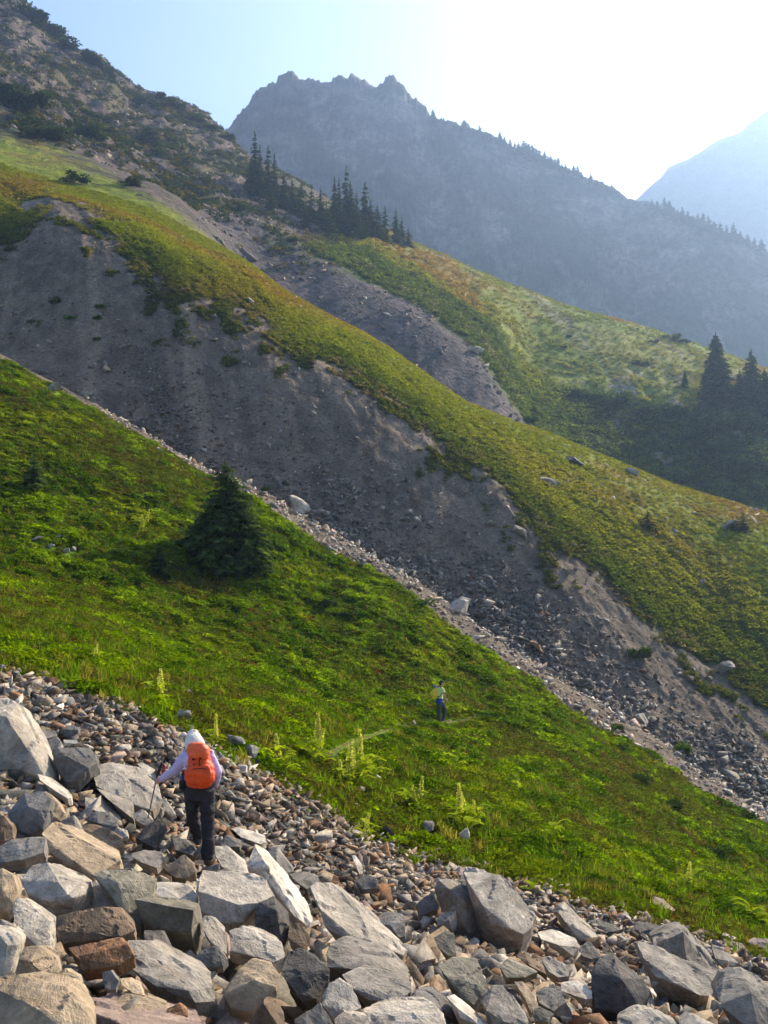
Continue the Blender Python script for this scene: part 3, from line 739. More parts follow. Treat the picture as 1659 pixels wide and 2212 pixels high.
 ('U','brown','brown stone among the small rubble downhill of the hiker','the brown rubble stone',[(470,800,.3),(530,755,.5),(610,810,.3),(560,850,0),(490,840,0)]),
 ('S','pale','giant pale boulder with a broad sunlit face and black undercut','the giant pale boulder',[(680,150,.4),(720,115,.5),(1000,165,.5),(1050,190,.5),(1200,380,.45),(1300,520,.4),(1250,620,.2),(1190,672,.1),(1090,630,.05),(920,580,.05),(850,430,.08),(740,260,.2),(880,760,.32),(980,840,.35),(1200,830,.4),(1240,790,.45)]),
 ('S','grey','tall angular grey boulder leaning against the giant pale boulder','the leaning angular boulder',[(440,280,.4),(480,210,.5),(600,200,.6),(740,280,.5),(820,360,.35),(860,440,.3),(850,560,.25),(830,710,.15),(720,640,0),(640,490,0),(540,470,.15),(500,380,.2),(710,400,0),(560,280,.15)]),
 ('S','pink','small pinkish cap rock on top of the giant pale boulder','the pinkish cap rock',[(610,150,.5),(660,105,.6),(760,120,.6),(850,170,.5),(790,240,.2),(740,265,.1),(660,180,.2)]),
 ('S','blue','small blue-grey rock uphill of the leaning angular boulder','the small blue-grey rock',[(300,420,.3),(380,350,.5),(450,330,.55),(510,400,.4),(480,460,.1),(330,520,0)]),
 ('S','blue','little blue block with one cream face','the little blue block',[(470,560,.2),(510,490,.5),(630,480,.5),(640,590,.3),(600,640,.05),(480,600,0),(570,560,0)]),
 ('S','olive','olive-grey upright rock below the little blue block','the olive upright rock',[(450,700,.3),(540,640,.5),(620,660,.5),(630,850,.2),(560,850,0),(470,760,0)]),
 ('S','blue','box-shaped grey rock beside the end of the very long pale slab','the box-shaped rock',[(-60,540,.4),(30,490,.6),(170,495,.6),(210,560,.4),(215,690,.2),(160,700,0),(0,600,0),(80,590,.02)]),
 ('S','olive','large olive-grey boulder with a mottled flat top','the mottled olive boulder',[(480,930,.3),(600,860,.6),(800,870,.7),(870,1000,.5),(920,1120,.3),(780,1260,0),(690,1230,0),(620,1120,.05),(540,1010,.1)]),
 ('S','blue','dark blue-grey slab in front of the mottled olive boulder','the dark blue slab',[(250,1190,.2),(300,1130,.4),(440,1130,.6),(560,1210,.5),(650,1290,.4),(660,1360,.1),(500,1300,0),(300,1250,0)]),
 ('S','white','long cream slab pointing to the bottom edge','the long cream slab',[(550,1190,.4),(600,1175,.5),(760,1300,.5),(880,1400,.4),(860,1450,.1),(660,1360,0),(640,1280,.05)]),
 ('S','grey','stepped dark grey boulder downhill of the long cream slab','the stepped boulder',[(830,1230,.3),(920,1150,.4),(930,1090,.6),(1020,1090,.6),(1060,1200,.5),(1200,1300,.4),(1240,1400,.2),(1200,1500,0),(960,1450,0),(880,1300,0)]),
 ('S','pale','wide smooth pale boulder filling the bottom edge','the wide bottom boulder',[(-140,1290,.4),(100,1230,.6),(420,1225,.7),(530,1330,.5),(560,1450,.2),(400,1560,0),(-140,1560,0)]),
 ('S','olive','flat olive slab below the giant pale boulder','the flat olive slab',[(990,940,.3),(1060,875,.6),(1190,920,.6),(1310,980,.4),(1200,1030,.05),(1050,1030,0)]),
 ('S','brown','long narrow brown rock beneath the giant pale boulder','the narrow brown rock',[(1130,850,.4),(1200,820,.5),(1300,900,.5),(1400,970,.4),(1390,1010,.1),(1240,930,0)]),
 ('S','white','chalky rock with dark undercut downhill of the giant boulder','the chalky rock',[(1300,660,.4),(1440,630,.6),(1620,700,.6),(1650,780,.3),(1600,850,.1),(1480,760,0),(1330,710,0)]),
 ('S','pale','horned blue-white wedge at the meadow edge','the horned wedge',[(1420,480,.3),(1530,385,.5),(1560,430,.5),(1700,570,.5),(1820,690,.45),(1810,740,.2),(1659,720,.05),(1530,560,.05),(1480,490,.1)]),
 ('S','pale','pale pitted rock below the chalky rock','the pitted rock',[(1330,870,.4),(1420,850,.6),(1560,930,.5),(1570,1020,.2),(1480,1030,0),(1400,980,.05)]),
 ('S','grey','rounded grey rock with dark veins below the pitted rock','the rounded veined rock',[(1290,1160,.4),(1380,1110,.6),(1500,1140,.6),(1550,1230,.4),(1440,1310,0),(1320,1240,.05)]),
 ('S','tan','orange-edged slab standing beside the rounded veined rock','the orange-edged slab',[(1110,1060,.4),(1190,1060,.5),(1290,1200,.4),(1300,1290,.2),(1250,1320,0),(1200,1200,.05)]),
 ('S','olive','small buff-grey rock near the bottom beside the stepped boulder','the buff-grey rock',[(1260,1310,.3),(1330,1270,.5),(1440,1330,.4),(1400,1400,0),(1290,1390,0)]),
 ('T','grey','great ridged boulder atop the pile at the downhill end','the great ridged boulder',[(690,700,.3),(840,600,.5),(960,570,.6),(1010,620,.6),(1110,740,.55),(1300,1000,.5),(1260,1080,.3),(1100,1030,.1),(1000,880,.05),(780,870,.05),(700,760,.1),(960,640,.2)]),
 ('T','grey','thick layered slab carrying the great ridged boulder','the carrying slab',[(560,740,.4),(640,720,.5),(760,920,.4),(1100,1100,.4),(1300,1010,.5),(1190,1190,.1),(1100,1180,0),(900,1080,0),(720,1020,0),(600,850,.1),(640,980,.3),(800,1150,.4)]),
 ('T','dark','smooth dark domed boulder with one chipped facet','the dark domed boulder',[(200,1000,.3),(250,870,.5),(370,840,.6),(480,920,.5),(620,1040,.4),(680,1160,.3),(600,1290,.05),(400,1300,0),(220,1290,.05),(440,1040,.15)]),
 ('T','grey','long grey slab leaning at the downhill picture edge','the leaning edge slab',[(1220,1140,.3),(1300,980,.5),(1430,930,.6),(1560,1010,.6),(1720,1150,.6),(1760,1400,.3),(1600,1500,0),(1430,1400,0),(1250,1250,.05),(1520,1150,.2)]),
 ('T','pale','pale humped rock at the bottom below the dark domed boulder','the pale humped rock',[(400,1400,.3),(600,1285,.6),(720,1290,.6),(880,1360,.5),(940,1450,.3),(800,1560,0),(420,1560,0)]),
 ('T','pale','pale rock at the bottom under the carrying slab\'s dark hollow','the hollow-side pale rock',[(920,1400,.4),(1000,1310,.6),(1100,1370,.5),(1220,1420,.4),(1200,1500,0),(960,1500,0)]),
 ('T','white','cream rock pressed against the dark domed boulder','the pressed cream rock',[(-60,1080,.4),(100,1060,.6),(200,1130,.5),(205,1200,.2),(140,1210,0),(-60,1140,0)]),
 ('T','dark','flat dark rock at the grass between horned wedge and ridged boulder','the flat dark rock',[(170,560,.4),(270,545,.6),(400,600,.6),(460,630,.4),(370,650,0),(250,670,0)]),
 ('T','tan','tan and cream boulder lying alone in the meadow grass','the lone tan boulder',[(690,400,.3),(710,355,.5),(790,380,.6),(890,470,.5),(930,530,.3),(900,550,.05),(760,490,0),(710,450,.05)]),
 ('T','dark','cracked dark rock behind the great ridged boulder','the cracked dark rock',[(430,650,.4),(530,600,.5),(670,570,.6),(800,600,.5),(700,690,.2),(560,720,0),(450,690,0)]),
 ('T','brown','brownish flat rock half sunk in grass beyond the ridged boulder','the half-sunk rock',[(1200,760,.4),(1250,725,.6),(1440,740,.6),(1500,800,.4),(1430,850,0),(1300,800,0)]),
 ('T','pink','reddish grey rock at the far downhill edge of the meadow','the reddish grey rock',[(1490,740,.4),(1580,695,.6),(1700,720,.6),(1720,850,.2),(1620,870,0),(1530,820,.05)]),
 ('T','grey','tapering grey rock sheltered behind the great ridged boulder','the tapering grey rock',[(1190,770,.4),(1320,820,.6),(1420,910,.5),(1300,960,.1),(1220,870,0)]),
 ('T','grey','rounded grey stone under the horned wedge','the rounded grey stone',[(100,790,.4),(170,730,.6),(260,800,.5),(270,850,.2),(200,880,0),(110,850,0)]),
]
ROCKXY = []
LAND = []           # (X, Y, size px, phrase)
ROCKPOLY = []
def traced_rock(i, b):
    g, tint, label, phrase, pts = b
    ox, oy = ORG[g]
    D = [S2D(ox + x / ZS, oy + y / ZS) + (k,) for x, y, k in pts]
    xs = [p[0] for p in D]; ys = [p[1] for p in D]
    w, h = max(xs) - min(xs), max(ys) - min(ys)
    bx = sum(p[0] for p in D if p[1] > max(ys) - .35 * h) / max(1, sum(1 for p in D if p[1] > max(ys) - .35 * h))
    p0 = hit(bx, max(ys) - .12 * h, 1.5, 30)
    d0 = p0.y if p0 else 4.0
    mpp = d0 / FPX
    size = math.sqrt(w * h) * mpp * .55 + max(w, h) * mpp * .45
    W = [px(x, y, d0 + k * size * 1.3) for x, y, k in D]
    c = sum(W, Vector()) / len(W)
    back = []
    zmin = min(p.z for p in W)
    for p in W:
        q = c + (p - c) * .72
        back.append(q + Vector((0, .62 * size, -.10 * size)))
        if p.z < c.z:
            back.append(p + Vector((0, .22 * size, -.28 * size)))
    base = Vector((c.x, c.y, zmin))
    me = hull_mesh('boulder', [p - base for p in W + back], size, cuts=2 if size * FPX / d0 > 90 else 1, bev=.005, rough=.013, seed=i * 7 + 3, mat=M_ROCK)
    o = obj('boulder', me, loc=base)
    t = TINT[tint]; v = .92 + .16 * random.random()
    v *= .80
    o.color = (t[0] * v, t[1] * v, t[2] * v, 1)
    ROCKXY.append((c.x, c.y, size * .6))
    tag(o, label, 'boulder' if size > .45 else 'rock', 'boulders of the grey talus field')
    LAND.append((sum(xs) / len(xs), sum(ys) / len(ys), max(w, h), phrase))
    ROCKPOLY.append((min(xs), max(xs), min(ys), max(ys)))
for i, b in enumerate(BLD): traced_rock(i, b)

# ---- generic rock shapes shared by the unnamed rocks
def rand_rock_pts(r, flat):
    n = 13
    p = r.normal(size=(n, 3)); p /= np.abs(p).max(1, keepdims=True) ** .75 * np.linalg.norm(p, axis=1, keepdims=True) ** .25
    p *= r.uniform(.72, 1.0, size=(n, 1))
    return p * np.array([1.0, r.uniform(.55, .85), flat]) * .5
GEN = []
for k in range(22):
    r = np.random.default_rng(100 + k)
    GEN.append(hull_mesh('rock', [Vector(v) for v in rand_rock_pts(r, r.uniform(.3, .7))], 1.0, cuts=1, bev=.008, rough=.018, seed=200 + k, mat=M_ROCK))
GENFAR = []
for m in GEN[:10]:
    c = m.copy(); c.materials.clear(); c.materials.append(M_ROCKFAR); GENFAR.append(c)
TN = dict(white='white', pale='pale grey', grey='grey', blue='blue-grey', dark='dark grey', tan='tan', brown='brown', rust='rusty', olive='olive-grey', pink='pinkish')
USED = {}
def unique_label(base, X, Y, sizepx):
    """name the rock by its colour, size and the two nearest named rocks"""
    near = sorted(LAND, key=lambda q: (q[0] - X) ** 2 + (q[1] - Y) ** 2)[:4]
    def rel(q):
        dx, dy = X - q[0], Y - q[1]
        if abs(dx) > 1.3 * abs(dy): return 'downhill of' if dx > 0 else 'uphill of'
        return 'in front of' if dy > 0 else 'behind'
    for a in range(4):
        l = f"{base} {rel(near[a])} {near[a][3]}"
        if l not in USED and len(l.split()) <= 16:
            USED[l] = 1; return l
    for a in range(4):
        for b_ in range(4):
            if a == b_: continue
            l = f"{base} {rel(near[a])} {near[a][3]}, {rel(near[b_])} {near[b_][3]}"
            if l not in USED and len(l.split()) <= 16:
                USED[l] = 1; return l
    return f"{base} among the stones {rel(near[0])} {near[0][3]}"

def place_rock(me, p, size, tint, label, cat='rock', group=None, name='rock', flat_rot=True, sinkf=.18):
    o = obj(name, me)
    o.location = (p[0], p[1], p[2] + size * (.5 * .5 - sinkf) * .6)
    o.rotation_euler = (random.uniform(-.35, .35), random.uniform(-.1, .6), random.uniform(0, 6.28))
    s = size * random.uniform(.9, 1.1)
    o.scale = (s * random.uniform(.9, 1.2), s * random.uniform(.8, 1.1), s * random.uniform(.8, 1.25))
    t = TINT[tint]; v = (.85 + .3 * random.random()) * .82
    o.color = (t[0] * v, t[1] * v, t[2] * v, 1)
    tag(o, label, cat, group)
    return o

def low_z(p):      # onto the lowered ground between boulders
    a = p.x / p.y
    i = int(np.clip(np.searchsorted(A, a), 1, NC - 1))
    return float(np.interp(p.y, GD[i], GZ_LOW[i]))

TALUS_TOP = lambda X: np.interp(X, [0, 200, 400, 560, 700, 900, 1150, 1450, 1659], [1470, 1525, 1600, 1690, 1765, 1872, 1935, 2012, 2085])
placed = []
n_extra = 0
tries = 0
while n_extra < 196 and tries < 6000:
    tries += 1
    X = random.uniform(-5, 1664)
    top = float(TALUS_TOP(X))
    t = random.random()
    Y = top + 14 + (2215 - top) * t ** 1.15
    if Y > 2212: continue
    rel = (Y - top) / (2212 - top)
    s_px = random.uniform(20, 34) + 44 * rel * random.random() ** 1.3
    if any(x0 + .2 * (x1 - x0) < X < x1 - .2 * (x1 - x0) and y0 + .2 * (y1 - y0) < Y < y1 - .15 * (y1 - y0) for x0, x1, y0, y1 in ROCKPOLY): continue
    if any((X - a) ** 2 + (Y - b) ** 2 < (.42 * (s_px + c)) ** 2 for a, b, c in placed): continue
    if (X - 445) ** 2 < 60 ** 2 and 1740 < Y < 1880: continue
    p = hit(X, Y, 1.5, 30)
    if p is None: continue
    p.z = low_z(p) + .05
    size = s_px * p.y / FPX * 1.25
    warm = .35 if X < 500 else .15
    tint = random.choices(['pale', 'grey', 'blue', 'dark', 'tan', 'brown', 'rust', 'olive', 'white', 'pink'], [22, 22, 14, 9, 14 * warm * 4, 12 * warm * 3, 8, 8, 7, 5])[0]
    word = 'small' if s_px < 28 else ('fist-like' if s_px < 38 else ('mid-sized' if s_px < 52 else 'chunky'))
    placed.append((X, Y, s_px))
    place_rock(random.choice(GEN), p, size, tint, unique_label(f"{word} {TN[tint]} rock", X, Y, s_px), 'rock', 'smaller rocks of the talus field', sinkf=.3)
    n_extra += 1

# ---- loose stones, far too many to count: merged meshes
def stone_shapes(n, npts, seed):
    out = []
    for k in range(n):
        r = np.random.default_rng(seed + k)
        bm = bmesh.new()
        p = r.normal(size=(npts, 3)); p /= np.linalg.norm(p, axis=1, keepdims=True)
        p *= np.array([1, r.uniform(.45, .85), r.uniform(.22, .5)]) * .55
        for v in p: bm.verts.new(v)
        res = bmesh.ops.convex_hull(bm, input=bm.verts[:])
        bmesh.ops.triangulate(bm, faces=bm.faces[:])
        bm.normal_update(); bm.verts.index_update()
        out.append((np.array([v.co[:] for v in bm.verts]), np.array([[v.index for v in f.verts] for f in bm.faces])))
        bm.free()
    return out
SHAPES = stone_shapes(14, 8, 500)

def stones(name, P, size, colr, mat, label, cat='stones', tilt=.5):
    """P (n,3), size (n,), colr (n,3)"""
    V, F, Cc = [], [], []
    off = 0
    n = len(P)
    which = rng.integers(0, len(SHAPES), n)
    for k, (sv, sf) in enumerate(SHAPES):
        idx = np.where(which == k)[0]
        if len(idx) == 0: continue
        m = len(idx)
        yaw = rng.uniform(0, 6.28, m); pt = rng.normal(0, tilt, m); rl = rng.normal(0, tilt, m)
        cy, sy, cp, sp, cr, sr = np.cos(yaw), np.sin(yaw), np.cos(pt), np.sin(pt), np.cos(rl), np.sin(rl)
        R = np.stack([np.stack([cy * cp, cy * sp * sr - sy * cr, cy * sp * cr + sy * sr], -1),
                      np.stack([sy * cp, sy * sp * sr + cy * cr, sy * sp * cr - cy * sr], -1),
                      np.stack([-sp, cp * sr, cp * cr], -1)], 1)
        v = np.einsum('mij,vj->mvi', R, sv) * size[idx][:, None, None] + P[idx][:, None, :]
        V.append(v.reshape(-1, 3))
        F.append((sf[None] + (np.arange(m) * len(sv))[:, None, None] + off).reshape(-1, 3))
        Cc.append(np.repeat(colr[idx], len(sv), 0))
        off += m * len(sv)
    me = mesh_np(name, np.concatenate(V), tris=np.concatenate(F), mat=mat, col=np.concatenate(Cc))
    return tag(obj(name, me), label, cat, kind='stuff')

def tints(n, names, w, vlo=.7, vhi=1.25):
    a = np.array([TINT[k] for k in names]); w = np.array(w, float); w /= w.sum()
    return a[rng.choice(len(names), n, p=w)] * rng.uniform(vlo, vhi, (n, 1))

def fan_points(n, r0, r1, c0=-.42, c1=.42, weight=None, grid=None):
    """random points on the fan between node rows r0..r1, area weighted; returns (n,3), indices"""
    Zs = GZ if grid is None else grid
    jr = np.where((RN >= r0) & (RN <= r1))[0]; ic = np.where((A >= c0) & (A <= c1))[0]
    jr, ic = jr[:-1], ic[:-1]
    I, J = np.meshgrid(ic, jr, indexing='ij')
    area = (GX[I + 1, J] - GX[I, J]) * (GD[I, J + 1] - GD[I, J])
    wgt = np.abs(area)
    if weight is not None: wgt = wgt * weight[I, J]
    wgt = np.clip(wgt.ravel(), 0, None); s = wgt.sum()
    if s <= 0: return np.zeros((0, 3)), (np.zeros(0, int),) * 2
    k = rng.choice(len(wgt), n, p=wgt / s)
    i, j = I.ravel()[k], J.ravel()[k]
    u, v = rng.random(n), rng.random(n)
    def bl(G): return (G[i, j] * (1 - u) + G[i + 1, j] * u) * (1 - v) + (G[i, j + 1] * (1 - u) + G[i + 1, j + 1] * u) * v
    return np.stack([bl(GX), bl(GD), bl(Zs)], -1), (i, j)

mixA = ['pale', 'grey', 'blue', 'dark', 'tan', 'brown', 'rust', 'olive', 'white', 'pink']
rimw = np.broadcast_to(np.interp(RN, [0, .9, 1.2, 2.2, 3.0, 3.12], [0, .15, .5, .8, 1.5, 0])[None, :], sh) * (0.6 + 0.8 * sstep(-.4, .4, nB))
P, _ = fan_points(27000, .8, 3.06, -.5, .5, rimw / np.maximum(GD, 1) ** 1.0, GZ_LOW)
s = rng.lognormal(math.log(.145), .5, len(P)).clip(.05, .42)
P[:, 2] += s * .12
stones('talus_stones', P, s, tints(len(P), mixA, [16, 14, 6, 6, 26, 22, 16, 8, 6, 9], .55, 1.05), M_STONE, 'small broken stones filling the gaps of the talus field')
bw_ = np.broadcast_to(np.interp(RN, [.8, 1.0, 2.2, 2.7], [.3, 1.0, .9, 0])[None, :], sh)
P, _ = fan_points(2600, .8, 2.7, -.5, .5, bw_ / np.maximum(GD, 1) ** 1.0, GZ_LOW)
s = rng.lognormal(math.log(.30), .35, len(P)).clip(.16, .6) * np.interp(P[:, 1], [3, 12], [.7, 1.1])
P[:, 2] += s * .10
stones('talus_blocks', P, s, tints(len(P), mixA, [18, 18, 10, 12, 18, 14, 10, 8, 5, 6], .5, 1.0), M_STONE, 'broken angular blocks wedged between the large boulders')
# gully rubble: light stones on the near lip, dark ones below the bank
wl_ = np.broadcast_to(np.interp(RN, [4.96, 5.02, 6.0, 6.2, 7.0, 7.45, 7.7], [0, 1, 1, .3, 2.2, 1.0, .0])[None, :], sh) * sstep(-.33, -.2, aa) * (.5 + sstep(-.3, .3, nA))
P, (i, j) = fan_points(20000, 4.96, 8.0, -.36, .45, wl_)
s = rng.lognormal(math.log(.24), .55, len(P)).clip(.09, 1.1)
lip = (RN[j] < 6.1)
cc = np.where(lip[:, None], tints(len(P), ['pale', 'tan', 'white', 'grey', 'pink', 'rust'], [30, 18, 14, 16, 14, 5], .7, 1.05), tints(len(P), ['grey', 'blue', 'pale', 'dark', 'olive', 'rust'], [26, 34, 14, 18, 6, 2], .45, .9))
P[:, 2] += s * .1
stones('gully_rubble', P, s, cc, M_STONEFAR, 'blue-grey and buff rubble lining the bottom of the gully')
wk_ = np.broadcast_to(np.interp(RN, [6.9, 7.05, 7.3, 7.55], [.5, 1.6, .9, 0])[None, :], sh) * sstep(-.16, .12, aa) * (.4 + sstep(-.2, .3, nA))
P, (i, j) = fan_points(6500, 6.9, 7.6, -.2, .47, wk_)
s = rng.lognormal(math.log(.42), .45, len(P)).clip(.18, 1.3)
P[:, 2] += s * .12
stones('gully_blocks', P, s, tints(len(P), ['grey', 'blue', 'dark', 'pale', 'olive', 'rust'], [28, 34, 14, 12, 8, 3], .55, 1.05), M_STONEFAR, 'coarse dark blocks choking the channel at the foot of the bank')
ws = np.broadcast_to(np.interp(RN, [7.1, 7.4, 8.0, 8.2], [1, .8, .5, 0])[None, :], sh) * (1 - gedge)
P, (i, j) = fan_points(5500, 7.1, 8.2, -.5, .45, ws)
s = rng.lognormal(math.log(.24), .6, len(P)).clip(.08, 1.1)
stones('bank_stones', P, s, tints(len(P), ['grey', 'pale', 'dark', 'tan', 'olive', 'brown'], [25, 20, 5, 26, 12, 12], .5, .95), M_STONEFAR, 'scattered stones stuck in the bare eroded bank')
w2_ = sc_m + rocky * .75 + 1.5 * cliff * .3
P, (i, j) = fan_points(12000, 9.2, 14.0, -.45, .45, w2_ * np.ones(sh))
s = rng.lognormal(math.log(.62), .5, len(P)).clip(.25, 2.6)
stones('slope_stones', P, s, tints(len(P), ['grey', 'pale', 'dark', 'tan', 'brown', 'pink'], [24, 14, 16, 22, 14, 12], .5, 1.1), M_STONEFAR, 'broken rock littering the slope and scree above the ridge')
wr = GREEN_C * (sstep(.05, .35, nC + nA * .4) + .8 * np.exp(-(((PX - 1420) / 260) ** 2 + ((PY - 1130) / 110) ** 2)))
P, (i, j) = fan_points(900, 8.0, 9.05, -.45, .45, wr)
s = rng.lognormal(math.log(.36), .5, len(P)).clip(.15, 1.3)
stones('ridge_stones', P, s, tints(len(P), ['pale', 'white', 'grey', 'tan'], [30, 16, 30, 12], .7, 1.1), M_STONEFAR, 'pale stones sprinkled over the olive grassy ridge')
wm = np.broadcast_to(np.interp(RN, [3.0, 3.1, 3.6, 5.0], [1, .8, .35, .12])[None, :], sh) * sstep(.1, .5, nA)
P, (i, j) = fan_points(420, 3.0, 4.95, -.45, .45, wm)
s = rng.lognormal(math.log(.13), .5, len(P)).clip(.06, .45)
P[:, 2] += .04
stones('meadow_stones', P, s, tints(len(P), ['pale', 'grey', 'tan', 'white'], [30, 30, 16, 10]), M_STONE, 'little grey stones showing through the meadow plants')

# ---- singled-out rocks in the meadow, gully and on the ridge: (X, Y, width px, tint, label)
ONE = [
 (626, 1471, 20, 'white', 'small bright white rock alone in the middle of the meadow'),
 (80, 1168, 26, 'grey', 'grey rock at the top of the little rock cluster in the meadow'),
 (128, 1163, 22, 'pale', 'pale rock beside the grey one in the meadow rock cluster'),
 (112, 1182, 24, 'pale', 'slanting pale rock in the middle of the meadow rock cluster'),
 (145, 1194, 22, 'white', 'lowest white rock of the meadow rock cluster'),
 (158, 1190, 26, 'grey', 'longest grey rock of the meadow rock cluster'),
 (395, 1503, 46, 'pink', 'reddish tilted slab in the meadow uphill of the hiker'),
 (312, 1492, 26, 'grey', 'grey rock beside the flowering stalks above the talus edge'),
 (392, 1556, 44, 'pale', 'long grey rock in the grass right above the hiker\'s hat'),
 (505, 1612, 46, 'grey', 'flat grey rock in the grass level with the orange backpack'),
 (540, 1640, 48, 'grey', 'pair-forming grey slab in the grass just downhill of the backpack'),
 (925, 1800, 50, 'grey', 'dark-sided boulder sitting on the bare ledge in the meadow'),
 (1005, 1815, 40, 'pale', 'pale flat rock in the grass beside the tall flower stalks'),
 (815, 1686, 26, 'white', 'white stone beside the two tallest flowering plants'),
 (785, 1716, 34, 'grey', 'grey flat stone below the flowering plants'),
 (430, 1560, 26, 'tan', 'buff stone beside the long grey rock above the hat'),
 (116, 845, 38, 'grey', 'grey rock on the upper brow of the green meadow'),
 (342, 974, 22, 'white', 'white boulder on the brow where meadow meets gully'),
 (368, 958, 24, 'dark', 'dark boulder on the gully lip beside the white boulder'),
 (441, 974, 18, 'pale', 'round pale boulder at the foot of the eroded bank'),
 (650, 1108, 70, 'white', 'long white slab on the gully lip beside the big fir'),
 (990, 1322, 74, 'pale', 'large pale slab tilting into the gully'),
 (1160, 1407, 40, 'rust', 'orange-faced block in the gully rubble'),
 (1128, 1387, 36, 'olive', 'olive-grey block just uphill of the orange-faced block'),
 (1385, 1572, 60, 'pale', 'pale boulder on the gully lip above the shrubs'),
 (1120, 1155, 40, 'olive', 'grey-green boulder embedded high in the eroded bank'),
 (1062, 1137, 30, 'olive', 'rounded buff boulder embedded in the eroded bank'),
 (1190, 1052, 46, 'grey', 'dark-sided boulder on the grassy ridge above the bank edge'),
 (1225, 1240, 26, 'tan', 'tan rock on the grassy edge of the bank'),
 (540, 658, 34, 'pale', 'pale flat boulder in the olive grass of the ridge'),
 (1240, 1002, 36, 'dark', 'dark rock near the crest of the grassy ridge'),
 (1365, 1025, 30, 'pale', 'pale crest rock in a patch of stones on the ridge'),
 (1575, 1142, 44, 'pale', 'pale outcrop beside the low conifer at the end of the ridge'),
 (1563, 1448, 50, 'grey', 'grey outcrop where the grass breaks off above the bank'),
 (1470, 1460, 26, 'pale', 'pale stone on the bank below the grass break'),
 (545, 1210, 5, 'tan', 'x'),
 (230, 800, 30, 'tan', 'tan boulder lying on the scree above the meadow brow'),
 (1490, 1470, 22, 'tan', 'buff stone near the grey outcrop on the bank'),
 (1030, 765, 40, 'pale', 'pale boulder beside the little stream gully behind the ridge'),
 (1515, 1262, 20, 'pale', 'pale boulder on the shaded grass below the ridge'),
]
for X, Y, w, tint, label in ONE:
    if label == 'x': continue
    p = hit(X, Y, 17)
    if p is None: continue
    far = p.y > 48
    if p.y < 80: ROCKXY.append((p.x, p.y - .15, w * p.y / FPX * .55 + .06))
    place_rock(random.choice(GENFAR if far else GEN), p, w * p.y / FPX * 1.2, tint, label, 'rock', 'rocks lying on the slopes', sinkf=.0 if p.y > 48 else -.1).scale.z *= .72

# dark outcrops on the rocky slope
OUT = [(40, 260, 150, 60), (440, 440, 60, 30), (465, 512, 60, 34), (430, 508, 40, 26), (215, 400, 50, 26), (300, 420, 46, 22), (525, 545, 70, 34), (575, 480, 60, 34), (655, 520, 56, 26), (150, 320, 60, 30), (360, 500, 50, 26), (610, 545, 50, 22), (700, 548, 40, 20)]
names = ['largest dark outcrop high on the rocky slope at the edge', 'dark outcrop under the skyline shrubs', 'blocky outcrop just above the grassy ridge', 'small outcrop beside the blocky one above the ridge', 'broken outcrop in the brown slope below the skyline',
         'low outcrop over the pale grass patch', 'wide outcrop at the head of the scree gully', 'outcrop beneath the tallest firs', 'outcrop below the middle of the fir row', 'shaded outcrop beside the dark shrub patch', 'low outcrop at the top of the ridge grass', 'small ledge outcrop in the scree gully', 'outcrop at the foot of the fir row']
for (X, Y, w, h), nm in zip(OUT, names):
    p = hit(X, Y, 110)
    if p is None: continue
    s = w * p.y / FPX
    o = place_rock(random.choice(GENFAR), p, s, 'dark' if random.random() < .6 else 'brown', nm, 'outcrop', 'outcrops on the rocky slope', name='rock_outcrop', sinkf=.5)
    o.rotation_euler = (.3, .25, random.uniform(-.5, .5)); o.scale = (s, s * .8, s * .75)
# ------------------------------------------------------------------ vegetation
def quads_cloud(c, u, v):
    """leaf quads: centres c, half axes u, v (n,3) -> verts, quads (diamond)"""
    n = len(c)
    V = np.stack([c - u, c - v * 1.0, c + u, c + v], 1).reshape(-1, 3)
    return V, np.arange(4 * n).reshape(n, 4)

def unit(v): return v / np.maximum(np.linalg.norm(v, axis=-1, keepdims=True), 1e-9)

def tuft_leafy(seed, n=26, ln=.26, wd=.16):
    r = np.random.default_rng(seed)
    th = r.uniform(0, 6.28, n); rad = np.sqrt(r.random(n)) * .5
    c = np.stack([np.cos(th) * rad, np.sin(th) * rad, .12 + .5 * r.random(n) * (1 - (rad / .5) ** 2 * .6)], -1)
    ax = unit(np.stack([np.cos(th) + r.normal(0, .6, n), np.sin(th) + r.normal(0, .6, n), r.uniform(-.1, .7, n)], -1))
    si = unit(np.cross(ax, r.normal(size=(n, 3)) * .5 + np.array([0, 0, 1.0])))
    return quads_cloud(c, ax * ln * r.uniform(.6, 1.1, (n, 1)), si * wd * r.uniform(.6, 1.1, (n, 1)))

def tuft_grass(seed, n=20):
    r = np.random.default_rng(seed)
    V, F = [], []
    for k in range(n):
        th = r.uniform(0, 6.28); b = np.array([r.normal(0, .16), r.normal(0, .16), 0])
        out = np.array([math.cos(th), math.sin(th), 0]); si = np.array([-math.sin(th), math.cos(th), 0]) * r.uniform(.022, .045)
        h = r.uniform(.5, 1.0); lean = r.uniform(.1, .6)
        m = b + out * lean * .35 * h + np.array([0, 0, h * .6]); t = b + out * lean * h + np.array([0, 0, h * (1 - lean * .35)])
        o = len(V); V += [b - si, b + si, m + si * .8, m - si * .8, t - si * .1, t + si * .1]
        F += [[o, o + 1, o + 2, o + 3], [o + 3, o + 2, o + 5, o + 4]]
    return np.array(V), np.array(F)

M_LEAFI = leaf_mat('groundcover_leaf', (0, 0, 0), .5, inst=True)
M_GRASSI = leaf_mat('grass_blade', (0, 0, 0), .45, inst=True)

